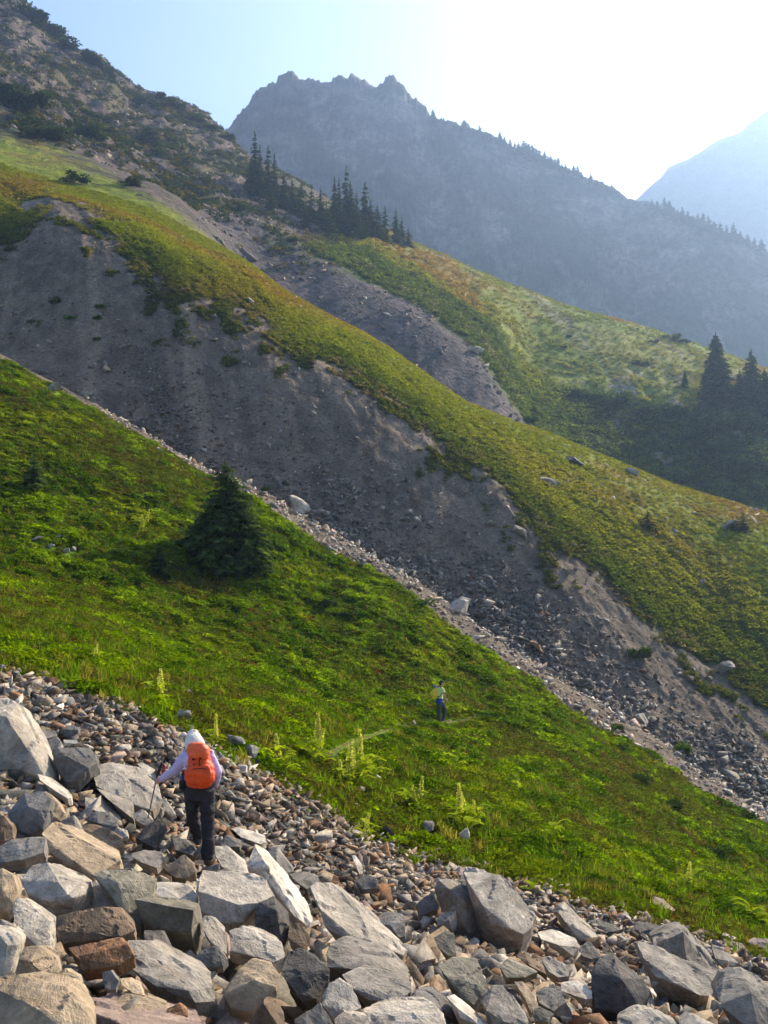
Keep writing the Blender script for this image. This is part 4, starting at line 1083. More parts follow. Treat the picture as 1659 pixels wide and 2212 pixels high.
def scatter(name, src_me, P, size, tint, label, cat, up=.0):
    """many tufts as one object: points carrying size, turn and colour, instanced by geometry nodes"""
    me = bpy.data.meshes.new(name)
    n = len(P)
    me.vertices.add(n)
    me.vertices.foreach_set('co', P.astype(np.float32).ravel())
    a = me.attributes.new('size', 'FLOAT', 'POINT'); a.data.foreach_set('value', size.astype(np.float32))
    rot = np.stack([rng.normal(0, .22, n) , rng.normal(0, .22, n), rng.uniform(0, 6.28, n)], -1)
    a = me.attributes.new('turn', 'FLOAT_VECTOR', 'POINT'); a.data.foreach_set('vector', rot.astype(np.float32).ravel())
    c4 = np.ones((n, 4), np.float32); c4[:, :3] = tint
    a = me.attributes.new('tint', 'FLOAT_COLOR', 'POINT'); a.data.foreach_set('color', c4.ravel())
    o = obj(name, me)
    src = bpy.data.objects.new(name + '_tuft', src_me)
    ng = bpy.data.node_groups.new(name + '_scatter', 'GeometryNodeTree')
    ng.interface.new_socket('Geometry', in_out='INPUT', socket_type='NodeSocketGeometry')
    ng.interface.new_socket('Geometry', in_out='OUTPUT', socket_type='NodeSocketGeometry')
    N = ng.nodes
    gi, go = N.new('NodeGroupInput'), N.new('NodeGroupOutput')
    oi = N.new('GeometryNodeObjectInfo'); oi.inputs['Object'].default_value = src; oi.inputs['As Instance'].default_value = True
    iop = N.new('GeometryNodeInstanceOnPoints')
    as_, ar = N.new('GeometryNodeInputNamedAttribute'), N.new('GeometryNodeInputNamedAttribute')
    as_.data_type = 'FLOAT'; as_.inputs['Name'].default_value = 'size'
    ar.data_type = 'FLOAT_VECTOR'; ar.inputs['Name'].default_value = 'turn'
    L = ng.links
    e2r = N.new('FunctionNodeEulerToRotation')
    L.new(gi.outputs[0], iop.inputs['Points'])
    L.new(oi.outputs['Geometry'], iop.inputs['Instance'])
    L.new(as_.outputs['Attribute'], iop.inputs['Scale'])
    L.new(ar.outputs['Attribute'], e2r.inputs[0]); L.new(e2r.outputs[0], iop.inputs['Rotation'])
    L.new(iop.outputs['Instances'], go.inputs[0])
    md = o.modifiers.new('scatter', 'NODES'); md.node_group = ng
    return tag(o, label, cat, kind='stuff')

def mk(vf, mat, name): return mesh_np(name, vf[0], quads=vf[1], mat=mat)
ME_LEAFY = mk(tuft_leafy(1, 44, .155, .095), M_LEAFI, 'leafy_tuft')
ME_LEAFY2 = mk(tuft_leafy(2, 34, .2, .1), M_LEAFI, 'heather_tuft')
ME_GRASS = mk(tuft_grass(3), M_GRASSI, 'grass_tuft')

# the footpath keeps free of plants
PATH_PX = [(700, 1640), (722, 1628), (760, 1606), (800, 1592), (840, 1578), (885, 1570), (930, 1563), (975, 1560), (1005, 1556), (1030, 1550)]
_px = np.array(PATH_PX, float); _t = np.linspace(0, len(_px) - 1, 46)
PATHW = [hit(np.interp(t, range(len(_px)), _px[:, 0]), np.interp(t, range(len(_px)), _px[:, 1]), 17) for t in _t]
def path_dist(P):
    best = np.full(len(P), 1e9)
    for a_, b_ in zip(PATHW[:-1], PATHW[1:]):
        a2, b2 = np.array(a_[:2]), np.array(b_[:2])
        ab = b2 - a2
        t = np.clip(((P[:, :2] - a2) @ ab) / (ab @ ab), 0, 1)
        best = np.minimum(best, np.linalg.norm(P[:, :2] - (a2 + t[:, None] * ab), axis=1))
    return best

def off_rocks(P):
    k = np.ones(len(P), bool)
    for x, y, r in ROCKXY: k &= (P[:, 0] - x) ** 2 + ((P[:, 1] - y) * .8) ** 2 > r * r
    return k
H2P = hit(*S2D(1260 + 745 / 11.85, 2020 + 1690 / 11.85), 17)
def near_path(P):
    d = path_dist(P)
    h = np.hypot(P[:, 0] - H2P.x, (P[:, 1] - (H2P.y - 1.0)) * .6)
    return np.clip(sstep(.05, .6, d) * .65 + .35, 0, 1) * np.clip(sstep(.2, 1.4, h) * .8 + .2, 0, 1)
def vary(c, n, v=.25): return c * rng.uniform(1 - v, 1 + v, (n, 1))
edge_in = sstep(3.0, 3.08, rn + .05 * nB) * sstep(5.04, 4.99, rn)
lush = (1 - heath * .85) * edge_in
# leafy groundcover
P, (i, j) = fan_points(90000, 2.96, 5.03, -.50, .50, lush / np.maximum(GD, 15) ** .8)
k = (path_dist(P) > np.where(P[:, 0] < H2P.x - 1.0, .15, .05)) & off_rocks(P)
P, i, j = P[k], i[k], j[k]
clump = sstep(-.1, .55, fbm(P[:, 0] / .9, P[:, 1] / .9, octaves=3, seed=64))
sz = rng.uniform(.22, .42, len(P)) * (0.75 + .7 * clump) * np.interp(P[:, 1], [18, 45], [.7, 1.1])
np_ = near_path(P); sz = sz * np_; clump = clump * np_
cv = sstep(-.4, .4, fbm(P[:, 0] / 1.4, P[:, 1] / 1.4, octaves=4, seed=61))[:, None]
tc = np.array([.205, .310, .004]) * cv + np.array([.070, .138, .005]) * (1 - cv)
yel = sstep(.25, .5, fbm(P[:, 0] / 3.5, P[:, 1] / 3.5, octaves=4, seed=62))[:, None]
tc = tc * (1 - .6 * yel) + np.array([.24, .28, .01]) * .6 * yel
P[:, 2] += .09 * clump - .03
scatter('leafy_groundcover', ME_LEAFY, P, sz, vary(tc, len(P)), 'bright green leafy plants covering the hillside meadow', 'plants')
# heather, darker and browner
P, (i, j) = fan_points(46000, 2.98, 5.03, -.50, .50, (heath * .9 + .06) * edge_in / np.maximum(GD, 15) ** .8)
k = (path_dist(P) > np.where(P[:, 0] < H2P.x - 1.0, .15, .05)) & off_rocks(P)
P, i, j = P[k], i[k], j[k]
sz = rng.uniform(.2, .42, len(P)) * np.interp(P[:, 1], [18, 45], [.75, 1.05])
sz = sz * near_path(P)
m = rng.random((len(P), 1)) * .6 + .4 * sstep(-.3, .3, fbm(P[:, 0] / 1.5, P[:, 1] / 1.5, octaves=3, seed=63))[:, None]
tc = np.array([.105, .088, .024]) * m + np.array([.085, .130, .008]) * (1 - m)
redm = (rng.random(len(P)) < .006)[:, None]
tc = np.where(redm, np.array([.16, .045, .02]), tc)
scatter('heather', ME_LEAFY2, P, sz, vary(tc, len(P)), 'brownish heather patches spread through the green meadow', 'heather')
# grass
P, (i, j) = fan_points(13000, 2.93, 5.04, -.50, .50, edge_in * (.4 + sstep(-.1, .4, nB)) / np.maximum(GD, 15) ** .9)
k = (path_dist(P) > .12) & off_rocks(P)
P, i, j = P[k], i[k], j[k]
sz = rng.uniform(.18, .40, len(P)) * near_path(P)
tc = np.array([.11, .19, .008]) * np.ones((len(P), 1)); tc[rng.random(len(P)) < .25] = [.20, .18, .035]
scatter('meadow_grass', ME_GRASS, P, sz, vary(tc, len(P)), 'thin grass blades growing through the meadow plants', 'grass')
# ridge turf
P, (i, j) = fan_points(60000, 7.3, 9.04, -.50, .50, GREEN_C * (.35 + sstep(8.6, 8.0, rn) * .9 + .4 * sstep(-.2, .3, nB)))
tc = TCOL[i, j] * 1.05
sz = rng.uniform(.35, .8, len(P)) * np.interp(RN[j], [7.6, 8.3, 8.7], [1.25, 1.0, .62])
P[:, 2] -= .05
scatter('ridge_turf_plants', ME_LEAFY2, P, sz, vary(tc, len(P), .3), 'low olive and rusty plants carpeting the grassy ridge', 'plants')
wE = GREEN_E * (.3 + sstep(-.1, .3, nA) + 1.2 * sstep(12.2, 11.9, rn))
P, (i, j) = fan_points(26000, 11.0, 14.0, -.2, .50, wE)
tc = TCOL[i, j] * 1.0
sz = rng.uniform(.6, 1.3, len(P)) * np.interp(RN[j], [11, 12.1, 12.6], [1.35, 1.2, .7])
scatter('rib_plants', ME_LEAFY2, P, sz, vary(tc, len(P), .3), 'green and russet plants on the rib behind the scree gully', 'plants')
wG = (rocky * sstep(.0, .3, nC + .45 * nA) + .15 * rocky) * sstep(14.0, 13.8, rn)
P, (i, j) = fan_points(15000, 9.2, 14.0, -.5, .02, wG * np.ones(sh))
tc = np.array([.030, .046, .018]) * np.ones((len(P), 1)); b_ = rng.random(len(P)) < .22; tc[b_] = [.10, .085, .03]
sz = rng.uniform(.6, 2.0, len(P))
scatter('slope_brush', ME_LEAFY2, P, sz, vary(tc, len(P), .3), 'dark low brush dotting the brown rocky slope', 'brush')

# plants hanging over the upper edge of the eroded bank
bn_ = fbm(X0 / 1.7, Y0 / 2.4, octaves=4, seed=66) + .55 * fbm(X0 / 5, Y0 / 9, octaves=3, seed=68)
bm_ = sstep(.15, .5, bn_ + 1.3 * (rn - 7.95)) * sstep(7.3, 7.6, rn) * sstep(8.15, 8.0, rn) + .10 * sstep(.3, .6, bn_ + .25 * (rn - 8.0)) * sstep(.0, -.15, aa) * sstep(7.2, 7.4, rn) * sstep(8.15, 8.0, rn)
P, (i, j) = fan_points(6000, 7.2, 8.14, -.50, .50, bm_ * np.ones(sh))
q = rng.random((len(P), 1))
tc = np.array([.040, .070, .012]) * q + np.array([.12, .125, .018]) * (1 - q)
scatter('bank_plants', ME_LEAFY2, P, rng.uniform(.25, .7, len(P)), vary(tc, len(P), .3), 'tufts of green plants straggling down the eroded bank', 'plants')
wc = cliff * (1 - np.clip(bare, 0, 1)) * np.ones(sh)
P, (i, j) = fan_points(4000, 11.2, 12.15, .12, .50, wc)
tc = np.array([.050, .080, .018]) * np.ones((len(P), 1)); tc[rng.random(len(P)) < .35] = [.10, .14, .025]
scatter('cliff_brush', ME_LEAFY, P, rng.uniform(.8, 2.2, len(P)), vary(tc, len(P), .35), 'dark leafy brush clinging to the cliff behind the ridge', 'brush')

# footpath strip
V, Q = [], []
for k, p in enumerate(PATHW):
    t = (PATHW[min(k + 1, len(PATHW) - 1)] - PATHW[max(k - 1, 0)]); t.z = 0; t.normalize()
    s = Vector((-t.y, t.x, 0))
    for e in (-.08, -.03, .03, .08):
        q = p + s * (e * random.uniform(.6, 1.5) + random.uniform(-.03, .03))
        V.append((q.x, q.y, height(q.x, q.y) + (-.01 if abs(e) < .05 else .02)))
V = np.array(V)
nk = len(PATHW)
Q = [[a * 4 + b, a * 4 + b + 1, a * 4 + b + 5, a * 4 + b + 4] for a in range(nk - 1) for b in range(3)]
me = mesh_np('path', V, quads=np.array(Q), smooth=True, mat=ground_mat('trodden_earth', 12, 3, .03, .3), col=np.tile([.105, .066, .030], (len(V), 1)))
tag(obj('path', me), 'narrow trodden dirt footpath crossing the meadow to the second hiker', 'path', kind='structure')

# ---- conifers
M_NEEDLE = leaf_mat('conifer_needles', (.046, .074, .026), .28, vary=.35)
M_NEEDLE0 = leaf_mat('meadow_fir_needles', (.080, .128, .034), .40, vary=.45)
M_NEEDLE2 = leaf_mat('conifer_needles_light', (.032, .056, .017), .22, vary=.3)
M_BARK = plain_mat('conifer_bark', (.09, .07, .055), .95)
M_SHRUB = leaf_mat('shrub_leaf', (.045, .072, .018), .28, vary=.35)
M_SHRUBL = leaf_mat('bright_shrub_leaf', (.075, .135, .012), .38, vary=.35)

def trunk_mesh(h, r0, mat, seed=0):
    n, m = 7, 9
    V, Q = [], []
    for a in range(m):
        t = a / (m - 1); rr = r0 * (1 - t) ** .8 + .004 * h * .2
        for b in range(n):
            th = 6.283 * b / n
            V.append((math.cos(th) * rr + .02 * h * math.sin(seed + 3 * t) * t, math.sin(th) * rr + .02 * h * math.cos(seed * 2 + 2 * t) * t, -.06 * h + t * h * 1.02))
    for a in range(m - 1):
        for b in range(n): Q.append([a * n + b, a * n + (b + 1) % n, (a + 1) * n + (b + 1) % n, (a + 1) * n + b])
    return mesh_np('trunk', np.array(V), quads=np.array(Q), smooth=True, mat=mat)

def conifer_crown(h, rad, seed, whorls=26, per=7, sprays=9, mat=None, shape=.85, leaf=1.0, droop=.35, ragged=.35, low=.04):
    """boughs of short needle sprays; height h, base radius rad"""
    r = np.random.default_rng(seed)
    c, u, v = [], [], []
    for w in range(whorls):
        t = low + (1 - low) * (w + r.uniform(-.3, .3)) / whorls
        t = min(max(t, low), .985)
        L0 = rad * (1 - t) ** shape
        side = 1 + ragged * math.sin(seed + 5.1 * t * 6.28)
        for b in range(per):
            th = r.uniform(0, 6.283)
            L = L0 * r.uniform(1 - ragged, 1.05) * (1 + .18 * math.cos(th * 2 + seed)) + .006 * h
            if r.random() < .08: L *= .35
            dirv = np.array([math.cos(th), math.sin(th), 0])
            lift = r.uniform(-.1, .25) + .5 * t
            ns = max(3, int(sprays * (.35 + .65 * L / rad)))
            s = np.linspace(.12, 1.0, ns) + r.normal(0, .04, ns)
            pos = dirv[None] * (s * L)[:, None]
            z = t * h + L * (lift * s - droop * 1.3 * s ** 2)
            pos[:, 2] = z
            lat = np.array([-dirv[1], dirv[0], 0])
            for sg in (-1, 1, 0):
                spread = L * (.30 * (1.1 - s)) + .02 * h * (1 - t) + .003 * h
                cc = pos + lat[None] * (sg * spread * .6)[:, None] + r.normal(0, .012 * h * (1.1 - t), (ns, 3))
                ax = dirv[None] * (.8 if sg else 1.0) + lat[None] * sg * .75 + np.array([0, 0, -.25])[None] + r.normal(0, .25, (ns, 3))
                ax = unit(ax)
                si = unit(np.cross(ax, r.normal(0, .45, (ns, 3)) + np.array([0, 0, 1.0])))
                ln = leaf * (.012 * h + .034 * h * (1 - t) + .12 * L) * r.uniform(.7, 1.2, ns)
                c.append(cc); u.append(ax * ln[:, None]); v.append(si * (ln * .42)[:, None])
    # leader
    nt = 8
    c.append(np.stack([r.normal(0, .004 * h, nt), r.normal(0, .004 * h, nt), h * np.linspace(.93, 1.02, nt)], -1))
    u.append(np.tile([[0, 0, .03 * h]], (nt, 1))); v.append(unit(r.normal(size=(nt, 3)) * np.array([1, 1, 0])) * .008 * h)
    V, Q = quads_cloud(np.concatenate(c), np.concatenate(u), np.concatenate(v))
    return mesh_np('crown', V, quads=Q, mat=mat)

def tree_thing(name, p, tm, cm, scale, rz, label, cat='tree', group=None, sxy=1.0):
    e = empty(name, p, rz)
    e.scale = (scale * sxy, scale * sxy, scale)
    tag(e, label, cat, group)
    obj('trunk', tm, e); obj('crown', cm, e)
    return e

# the bushy fir in the meadow
p = hit(484, 1214, 17)
H = (1214 - 992) * p.y / FPX * .95
parts_ = []
for (hh, rr, dx, dy, sd, wh) in ((1.0, .40, 0, 0, 5, 36), (.88, .38, .09, .05, 6, 30), (.62, .37, -.14, -.05, 7, 20), (.62, .37, .18, -.12, 8, 20), (.48, .38, -.02, -.2, 9, 16)):
    m_ = conifer_crown(H * hh, H * rr, sd, whorls=wh, per=12, sprays=14, mat=None, shape=.58, leaf=.60 / hh ** .5, droop=.28, ragged=.55, low=.0)
    v_ = np.zeros(len(m_.vertices) * 3, np.float32); m_.vertices.foreach_get('co', v_)
    parts_.append(v_.reshape(-1, 3) + np.array([dx * H, dy * H, 0])); bpy.data.meshes.remove(m_)
V = np.concatenate(parts_)
cm = mesh_np('crown', V, quads=np.arange(len(V)).reshape(-1, 4), mat=M_NEEDLE0)
tree_thing('conifer_tree', p, trunk_mesh(H, .05 * H, M_BARK, 1), cm, 1.0, 0, 'big bushy dark fir standing in the green meadow', group='conifers near the gully')
p = hit(345, 1245, 17)
H = 62 * p.y / FPX
cm = conifer_crown(H, H * .62, 8, whorls=22, per=9, sprays=9, mat=M_NEEDLE2, shape=.6, leaf=1.0, droop=.3, ragged=.5, low=.0)
tree_thing('conifer_sapling', p, trunk_mesh(H, .05 * H, M_BARK, 2), cm, 1.0, 0, 'squat young conifer beside the big bushy fir', group='conifers near the gully')
p = hit(72, 1062, 17)
H = 85 * p.y / FPX
cm = conifer_crown(H, H * .5, 9, whorls=20, per=8, sprays=9, mat=M_NEEDLE0, shape=.7, leaf=1.0, droop=.3, ragged=.6, low=.0)
tree_thing('conifer_sapling', p, trunk_mesh(H, .05 * H, M_BARK, 3), cm, 1.0, 0, 'young conifer near the edge high on the meadow', group='conifers near the gully')

# shared spire conifers, unit height
SP = [(trunk_mesh(1, .018, M_BARK, k), conifer_crown(1.0, rr, 20 + k, whorls=24, per=5, sprays=7, mat=M_NEEDLE, shape=sp, leaf=.75, droop=.45, ragged=.8, low=.03))
      for k, (rr, sp) in enumerate([(.15, .85), (.18, .9), (.24, .85), (.32, .75)])]
# broader, denser fir for the right group
BIGF = [(trunk_mesh(1, .02, M_BARK, 9), conifer_crown(1.0, .27, 41, whorls=46, per=8, sprays=8, mat=M_NEEDLE, shape=.7, leaf=.85, droop=.38, ragged=.35, low=.02)),
        (trunk_mesh(1, .02, M_BARK, 10), conifer_crown(1.0, .22, 42, whorls=44, per=8, sprays=8, mat=M_NEEDLE, shape=.75, leaf=.85, droop=.38, ragged=.35, low=.02))]
# (X, base Y, top Y, kind, label)
FIRS = [
 (549, 420, 282, 0, 'tallest slender fir at the uphill end of the fir row'),
 (560, 425, 312, 1, 'second slender fir tucked beside the tallest one'),
 (578, 432, 313, 0, 'slender fir with a narrow tip just after the tall pair'),
 (592, 440, 330, 1, 'fir leaning into the slender narrow-tipped one'),
 (540, 415, 345, 2, 'short fir at the foot of the tallest slender fir'),
 (612, 452, 368, 2, 'full fir where the row drops below the tall group'),
 (630, 458, 385, 3, 'broad fir in the dip of the fir row'),
 (650, 470, 392, 3, 'broad bushy fir in the middle of the dip'),
 (672, 480, 402, 2, 'mid-height fir before the second tall group'),
 (692, 488, 405, 3, 'broad fir under the second tall group'),
 (722, 490, 380, 1, 'fir at the start of the second tall group'),
 (732, 494, 385, 0, 'thin fir second in the second tall group'),
 (747, 498, 358, 0, 'tallest thin spire of the second tall group'),
 (757, 500, 392, 1, 'fir close behind the second group\'s tallest spire'),
 (770, 505, 415, 2, 'fuller fir ending the second tall group'),
 (788, 512, 392, 0, 'lone thin spire between the second group and the downhill firs'),
 (800, 515, 430, 2, 'fir right beside the lone thin spire'),
 (815, 518, 440, 3, 'bushy fir on the downhill part of the row'),
 (832, 522, 445, 2, 'fir between the two bushy downhill firs'),
 (855, 528, 450, 1, 'pointed fir near the downhill end of the row'),
 (868, 530, 468, 2, 'small fir beside the pointed downhill fir'),
 (882, 533, 490, 3, 'last low fir at the downhill end of the row'),
 (585, 455, 395, 3, 'low broad fir in front of the first tall group'),
 (705, 505, 440, 3, 'low dark fir in front of the row\'s centre'),
 (745, 512, 452, 3, 'low dark fir in front of the second tall group'),
 (660, 495, 440, 3, 'squat fir at the base of the dip'),
 (780, 522, 465, 3, 'squat fir at the base of the lone thin spire'),
]
for k, (X, yb, yt, kd, lab) in enumerate(FIRS):
    p = hit(X, yb, 120) or px(X, yb, 300)
    Hh = (yb - yt) * p.y / FPX * 1.03
    tm, cm = SP[kd]
    tree_thing('fir_tree', p, tm, cm, Hh, k * 1.9, lab, group='fir row below the peak', sxy=random.uniform(1.1, 1.45))
RIGHT = [
 (1550, 885, 722, 0, 'large dense fir standing above the shrubby cliff'),
 (1626, 885, 758, 1, 'second fir beside the large dense one at the cliff'),
 (1600, 890, 800, 1, 'short fir squeezed between the two cliff firs'),
 (1655, 905, 800, 0, 'fir cut by the picture edge at the cliff'),
 (1480, 838, 800, 1, 'little fir on the slope uphill of the large dense fir'),
 (1525, 890, 820, 1, 'small fir at the foot of the large dense fir'),
]
for k, (X, yb, yt, kd, lab) in enumerate(RIGHT):
    p = hit(X, yb, 130) or px(X, yb, 190)
    tm, cm = BIGF[kd]
    tree_thing('fir_tree', p, tm, cm, (yb - yt) * p.y / FPX * 1.03, k * 2.3, lab, group='firs above the cliff', sxy=1.15)
RIBT = [(1104, 608, 558, 3, 'lone hazy conifer on the crest of the green rib'), (1038, 585, 556, 3, 'small conifer uphill of the lone one on the rib crest'),
        (936, 542, 512, 2, 'small conifer on the rib crest near the fir row'), (1155, 904, 872, 3, 'pointed bush-like conifer at the mouth of the scree gully'),
        (1400, 1146, 1100, 3, 'dark low conifer standing alone on the grassy ridge'), (1606, 1146, 1104, 3, 'low conifer near the downhill end of the grassy ridge'), (1584, 1146, 1118, 3, 'smaller companion of the low ridge-end conifer')]
for k, (X, yb, yt, kd, lab) in enumerate(RIBT):
    p = hit(X, yb, 90)
    if p is None: continue
    tm, cm = SP[kd]
    tree_thing('conifer_tree', p, tm, cm, (yb - yt) * p.y / FPX, k * 1.3, lab, group='scattered conifers', sxy=1.0 if k < 3 else 2.0)

# tiny trees along the hazy crest below the peak: seen as specks, one mesh each
TINY = [conifer_crown(1.0, .2 + .05 * k, 60 + k, whorls=12, per=5, sprays=3, mat=M_NEEDLE, shape=.75, leaf=2.0, ragged=.5, low=0) for k in range(4)]
for m in TINY: m.name = 'crest_conifer'
crest_x = [c[0] for c in F_CREST]; crest_y = [c[1] for c in F_CREST]; crest_d = [c[2] for c in F_CREST]
xs = [935, 958, 985, 1003, 1012, 1022, 1036, 1048, 1060, 1072, 1080, 1090, 1102, 1112, 1120, 1132, 1138, 1143, 1150, 1158, 1166, 1176, 1184, 1190, 1199, 1206, 1214, 1222, 1230, 1240, 1248, 1255, 1266, 1276, 1290, 1302, 1312, 1322,
      1408, 1420, 1428, 1436, 1446, 1455, 1464, 1474, 1486, 1497, 1508, 1520, 1531, 1543, 1556, 1570, 1585, 1600, 1615, 1630, 1645]
_one = 'first second third fourth fifth sixth seventh eighth ninth tenth eleventh twelfth thirteenth fourteenth fifteenth sixteenth seventeenth eighteenth nineteenth'.split()
def ORDINAL(n):
    n += 1
    if n < 20: return _one[n - 1]
    t_, u_ = divmod(n, 10)
    return {2: 'twentieth', 3: 'thirtieth'}[t_] if u_ == 0 else {2: 'twenty-', 3: 'thirty-'}[t_] + _one[u_ - 1]
for k, X in enumerate(xs):
    Y = float(np.interp(X, crest_x, crest_y)); D = float(np.interp(X, crest_x, crest_d))
    q = px(X, Y + 7, D - 6)
    big = 17 if X < 1080 else (24 if X < 1260 else (15 if X < 1350 else 26))
    o = obj('crest_conifer', TINY[k % 4], loc=q)
    hh = big * random.uniform(.6, 1.35) * D / FPX
    o.scale = (hh * random.uniform(1, 1.6),) * 2 + (hh,)
    o.rotation_euler = (0, 0, k)
    on_crest = X < 1380
    rank = ORDINAL(k if on_crest else k - sum(1 for q_ in xs if q_ < 1380))
    tag(o, f'tiny hazy conifer on the long crest, {rank} counting down from the rocky peak' if on_crest else f'tiny hazy conifer on the low spur, {rank} counting down from the gap', 'tree', 'conifers on the hazy crest' if X < 1380 else 'conifers on the hazy spur')

# ---- shrubs
def shrub_mesh(seed, n, mat, leaf=.10, flat=.6):
    r = np.random.default_rng(seed)
    nb = 7
    cen = np.stack([r.normal(0, .24, nb), r.normal(0, .24, nb), r.uniform(.15, .45, nb) * flat], -1)
    rad = r.uniform(.16, .32, nb)
    k = r.integers(0, nb, n)
    d = unit(r.normal(size=(n, 3)))
    c = cen[k] + d * (rad[k] * r.uniform(.55, 1.1, n))[:, None] * np.array([1, 1, flat + .2])
    c[:, 2] = np.maximum(c[:, 2], .01)
    ax = unit(d + r.normal(0, .6, (n, 3))); si = unit(np.cross(ax, r.normal(size=(n, 3))))
    V, Q = quads_cloud(c, ax * leaf * r.uniform(.6, 1.2, (n, 1)), si * leaf * .5 * r.uniform(.6, 1.2, (n, 1)))
    # stems
    return mesh_np('foliage', V, quads=Q, mat=mat)
SHR = [shrub_mesh(70 + k, 1100, M_SHRUB, .07, .6) for k in range(4)]
SHRL = [shrub_mesh(80 + k, 700, M_SHRUBL, .085, .6) for k in range(2)]
def stems_mesh():
    V, Q = [], []
    for k in range(5):
        th = k * 1.26; d = Vector((math.cos(th) * .25, math.sin(th) * .25, .4))
        s = Vector((-math.sin(th), math.cos(th), 0)) * .012; t = Vector((0, 0, .012))
        o = len(V)
        V += [s, t, -s, d + s * .4, d + t * .4, d - s * .4]
        Q += [[o, o + 1, o + 4, o + 3], [o + 1, o + 2, o + 5, o + 4], [o + 2, o, o + 3, o + 5]]
    return mesh_np('stems', np.array([v[:] for v in V]), quads=np.array(Q), mat=M_BARK)
STEMS = stems_mesh()
def shrub(X, Y, w, lab, light=False, dmin=17, group='shrubs on the slopes', hs=1.0, dmax=1e9):
    p = hit(X, Y, dmin, dmax)
    if p is None: p = hit(X, Y + 12, dmin, dmax) or hit(X, Y + 30, dmin, dmax)
    if p is None: return
    s = w * p.y / FPX * .95
    e = empty('shrub', p, random.uniform(0, 6)); e.scale = (s, s, s * hs * (.65 if p.y > 230 else 1.0))
    tag(e, lab, 'shrub', group)
    obj('foliage', random.choice(SHRL if light else SHR), e); obj('stems', STEMS, e)
SHRUBS = [
 (1378, 1420, 52, 0, 'dark green shrub growing alone on the bare eroded bank', 1.0), (1468, 1625, 48, 1, 'pale bushy shrub at the gully lip', 1.0), (1330, 1575, 30, 1, 'small light shrub uphill of the bushy lip shrub', .9),
 (573, 1062, 22, 1, 'bright little bush on the gully lip right beside the big fir', 1.2), (905, 1308, 44, 1, 'green bush at the brow beside the gully stones', .8), (690, 1310, 70, 0, 'dark shrub clump below the big fir in the meadow', .6),
 (740, 1335, 60, 0, 'second dark shrub clump just downhill in the meadow', .6), (1530, 1850, 70, 0, 'rounded dark shrub low on the meadow', .7), (1615, 1775, 60, 0, 'dark shrub at the picture edge by the gully', .8), (1380, 1690, 80, 0, 'dark heathery shrub mid-slope on the downhill meadow', .5),
 (1440, 1745, 70, 0, 'dark heathery shrub just below its mid-slope neighbour', .5), (265, 1425, 44, 0, 'dark shrub between the two hikers\' height on the uphill meadow', .7), (60, 1410, 70, 0, 'brown-green shrub at the uphill picture edge', .7), (210, 690, 24, 1, 'small bush clinging to the scree high on the bank', .9),
 (150, 690, 28, 1, 'bright bush on the bare bank near the edge', .8), (218, 665, 26, 1, 'yellow-green bush in the scree tongue', .8), (208, 735, 22, 1, 'lowest small bush on the bare scree', .8), (1140, 912, 46, 1, 'light green bush at the end of the little stream gully', .9),
 (110, 75, 90, 0, 'dark skyline shrub highest on the rocky slope', .8), (150, 108, 80, 0, 'dense shrub on the skyline below the highest one', .8), (195, 138, 80, 0, 'dark shrub in the middle of the skyline row', .8), (228, 158, 56, 0, 'skyline shrub next to the small skyline tree', .9), (60, 40, 90, 0, 'skyline shrub near the top corner', .8),
 (345, 218, 60, 0, 'bushy skyline shrub in the saddle', .8), (375, 232, 56, 0, 'second bushy shrub in the saddle', .7), (420, 262, 50, 0, 'low shrub on the falling skyline', .6), (450, 280, 44, 0, 'lowest shrub on the skyline before the gap', .6), (490, 300, 44, 0, 'shrub at the skyline gap under the peak', .6),
 (60, 240, 110, 0, 'large dark thicket on the rocky slope', .8), (20, 215, 100, 0, 'dark thicket cut by the picture edge', .8), (190, 298, 80, 0, 'dark tree-like shrub in the middle of the rocky slope', 1.1), (100, 300, 120, 0, 'low dark thicket below the large one', .5), (280, 400, 60, 0, 'dark shrub above the pale grass streak', .6), (160, 395, 60, 0, 'dark shrub over the grassy ridge top', .6),
 (1230, 728, 20, 0, 'small round bush on the green rib', .8), (1215, 752, 18, 0, 'small bush below the round one on the rib', .7), (1410, 740, 24, 0, 'bush near the crest of the green rib', .8), (1385, 790, 34, 0, 'bush in the middle of the green rib', .8), (1240, 860, 60, 0, 'dark bush at the top of the shrubby cliff', .8),
 (1290, 872, 70, 0, 'broad dark bush along the cliff top', .8), (1345, 882, 80, 0, 'big dark bush in the centre of the cliff top', .8), (1400, 895, 70, 0, 'dark bush over the pale cliff', .8), (1450, 905, 80, 0, 'dark bush between the pale cliff and the firs', .8), (1500, 920, 90, 0, 'dark bush below the small fir at the cliff', .9),
 (1560, 930, 100, 0, 'dark bush under the large dense fir', .9), (1620, 935, 90, 0, 'dark bush under the second fir', .9), (1480, 960, 80, 0, 'dark bush hanging in the cliff', .9), (1540, 985, 90, 0, 'lower dark bush hanging in the cliff', .9), (1600, 1010, 90, 0, 'dark bush low in the cliff near the picture edge', .9), (1640, 1060, 60, 0, 'lowest dark bush of the cliff behind the ridge', .9),
 (1445, 720, 44, 0, 'hazy bush line on the rib crest', .6), (1470, 728, 40, 0, 'hazy bush at the end of the crest line', .6),
]
for X, Y, w, lt, lab, hs in SHRUBS:
    shrub(X, Y, w, lab, bool(lt), hs=hs)
for X, yb, yt, lab in ((243, 172, 138, 'small dark tree standing on the skyline'), (226, 165, 142, 'thin little tree beside the small skyline tree')):
    p = hit(X, yb, 150) or hit(X, yb + 12, 150) or hit(X, yb + 25, 150)
    tree_thing('fir_tree', p, SP[3][0], SP[3][1], (yb - yt) * p.y / FPX, 1.0, lab, group='scattered conifers', sxy=1.3)

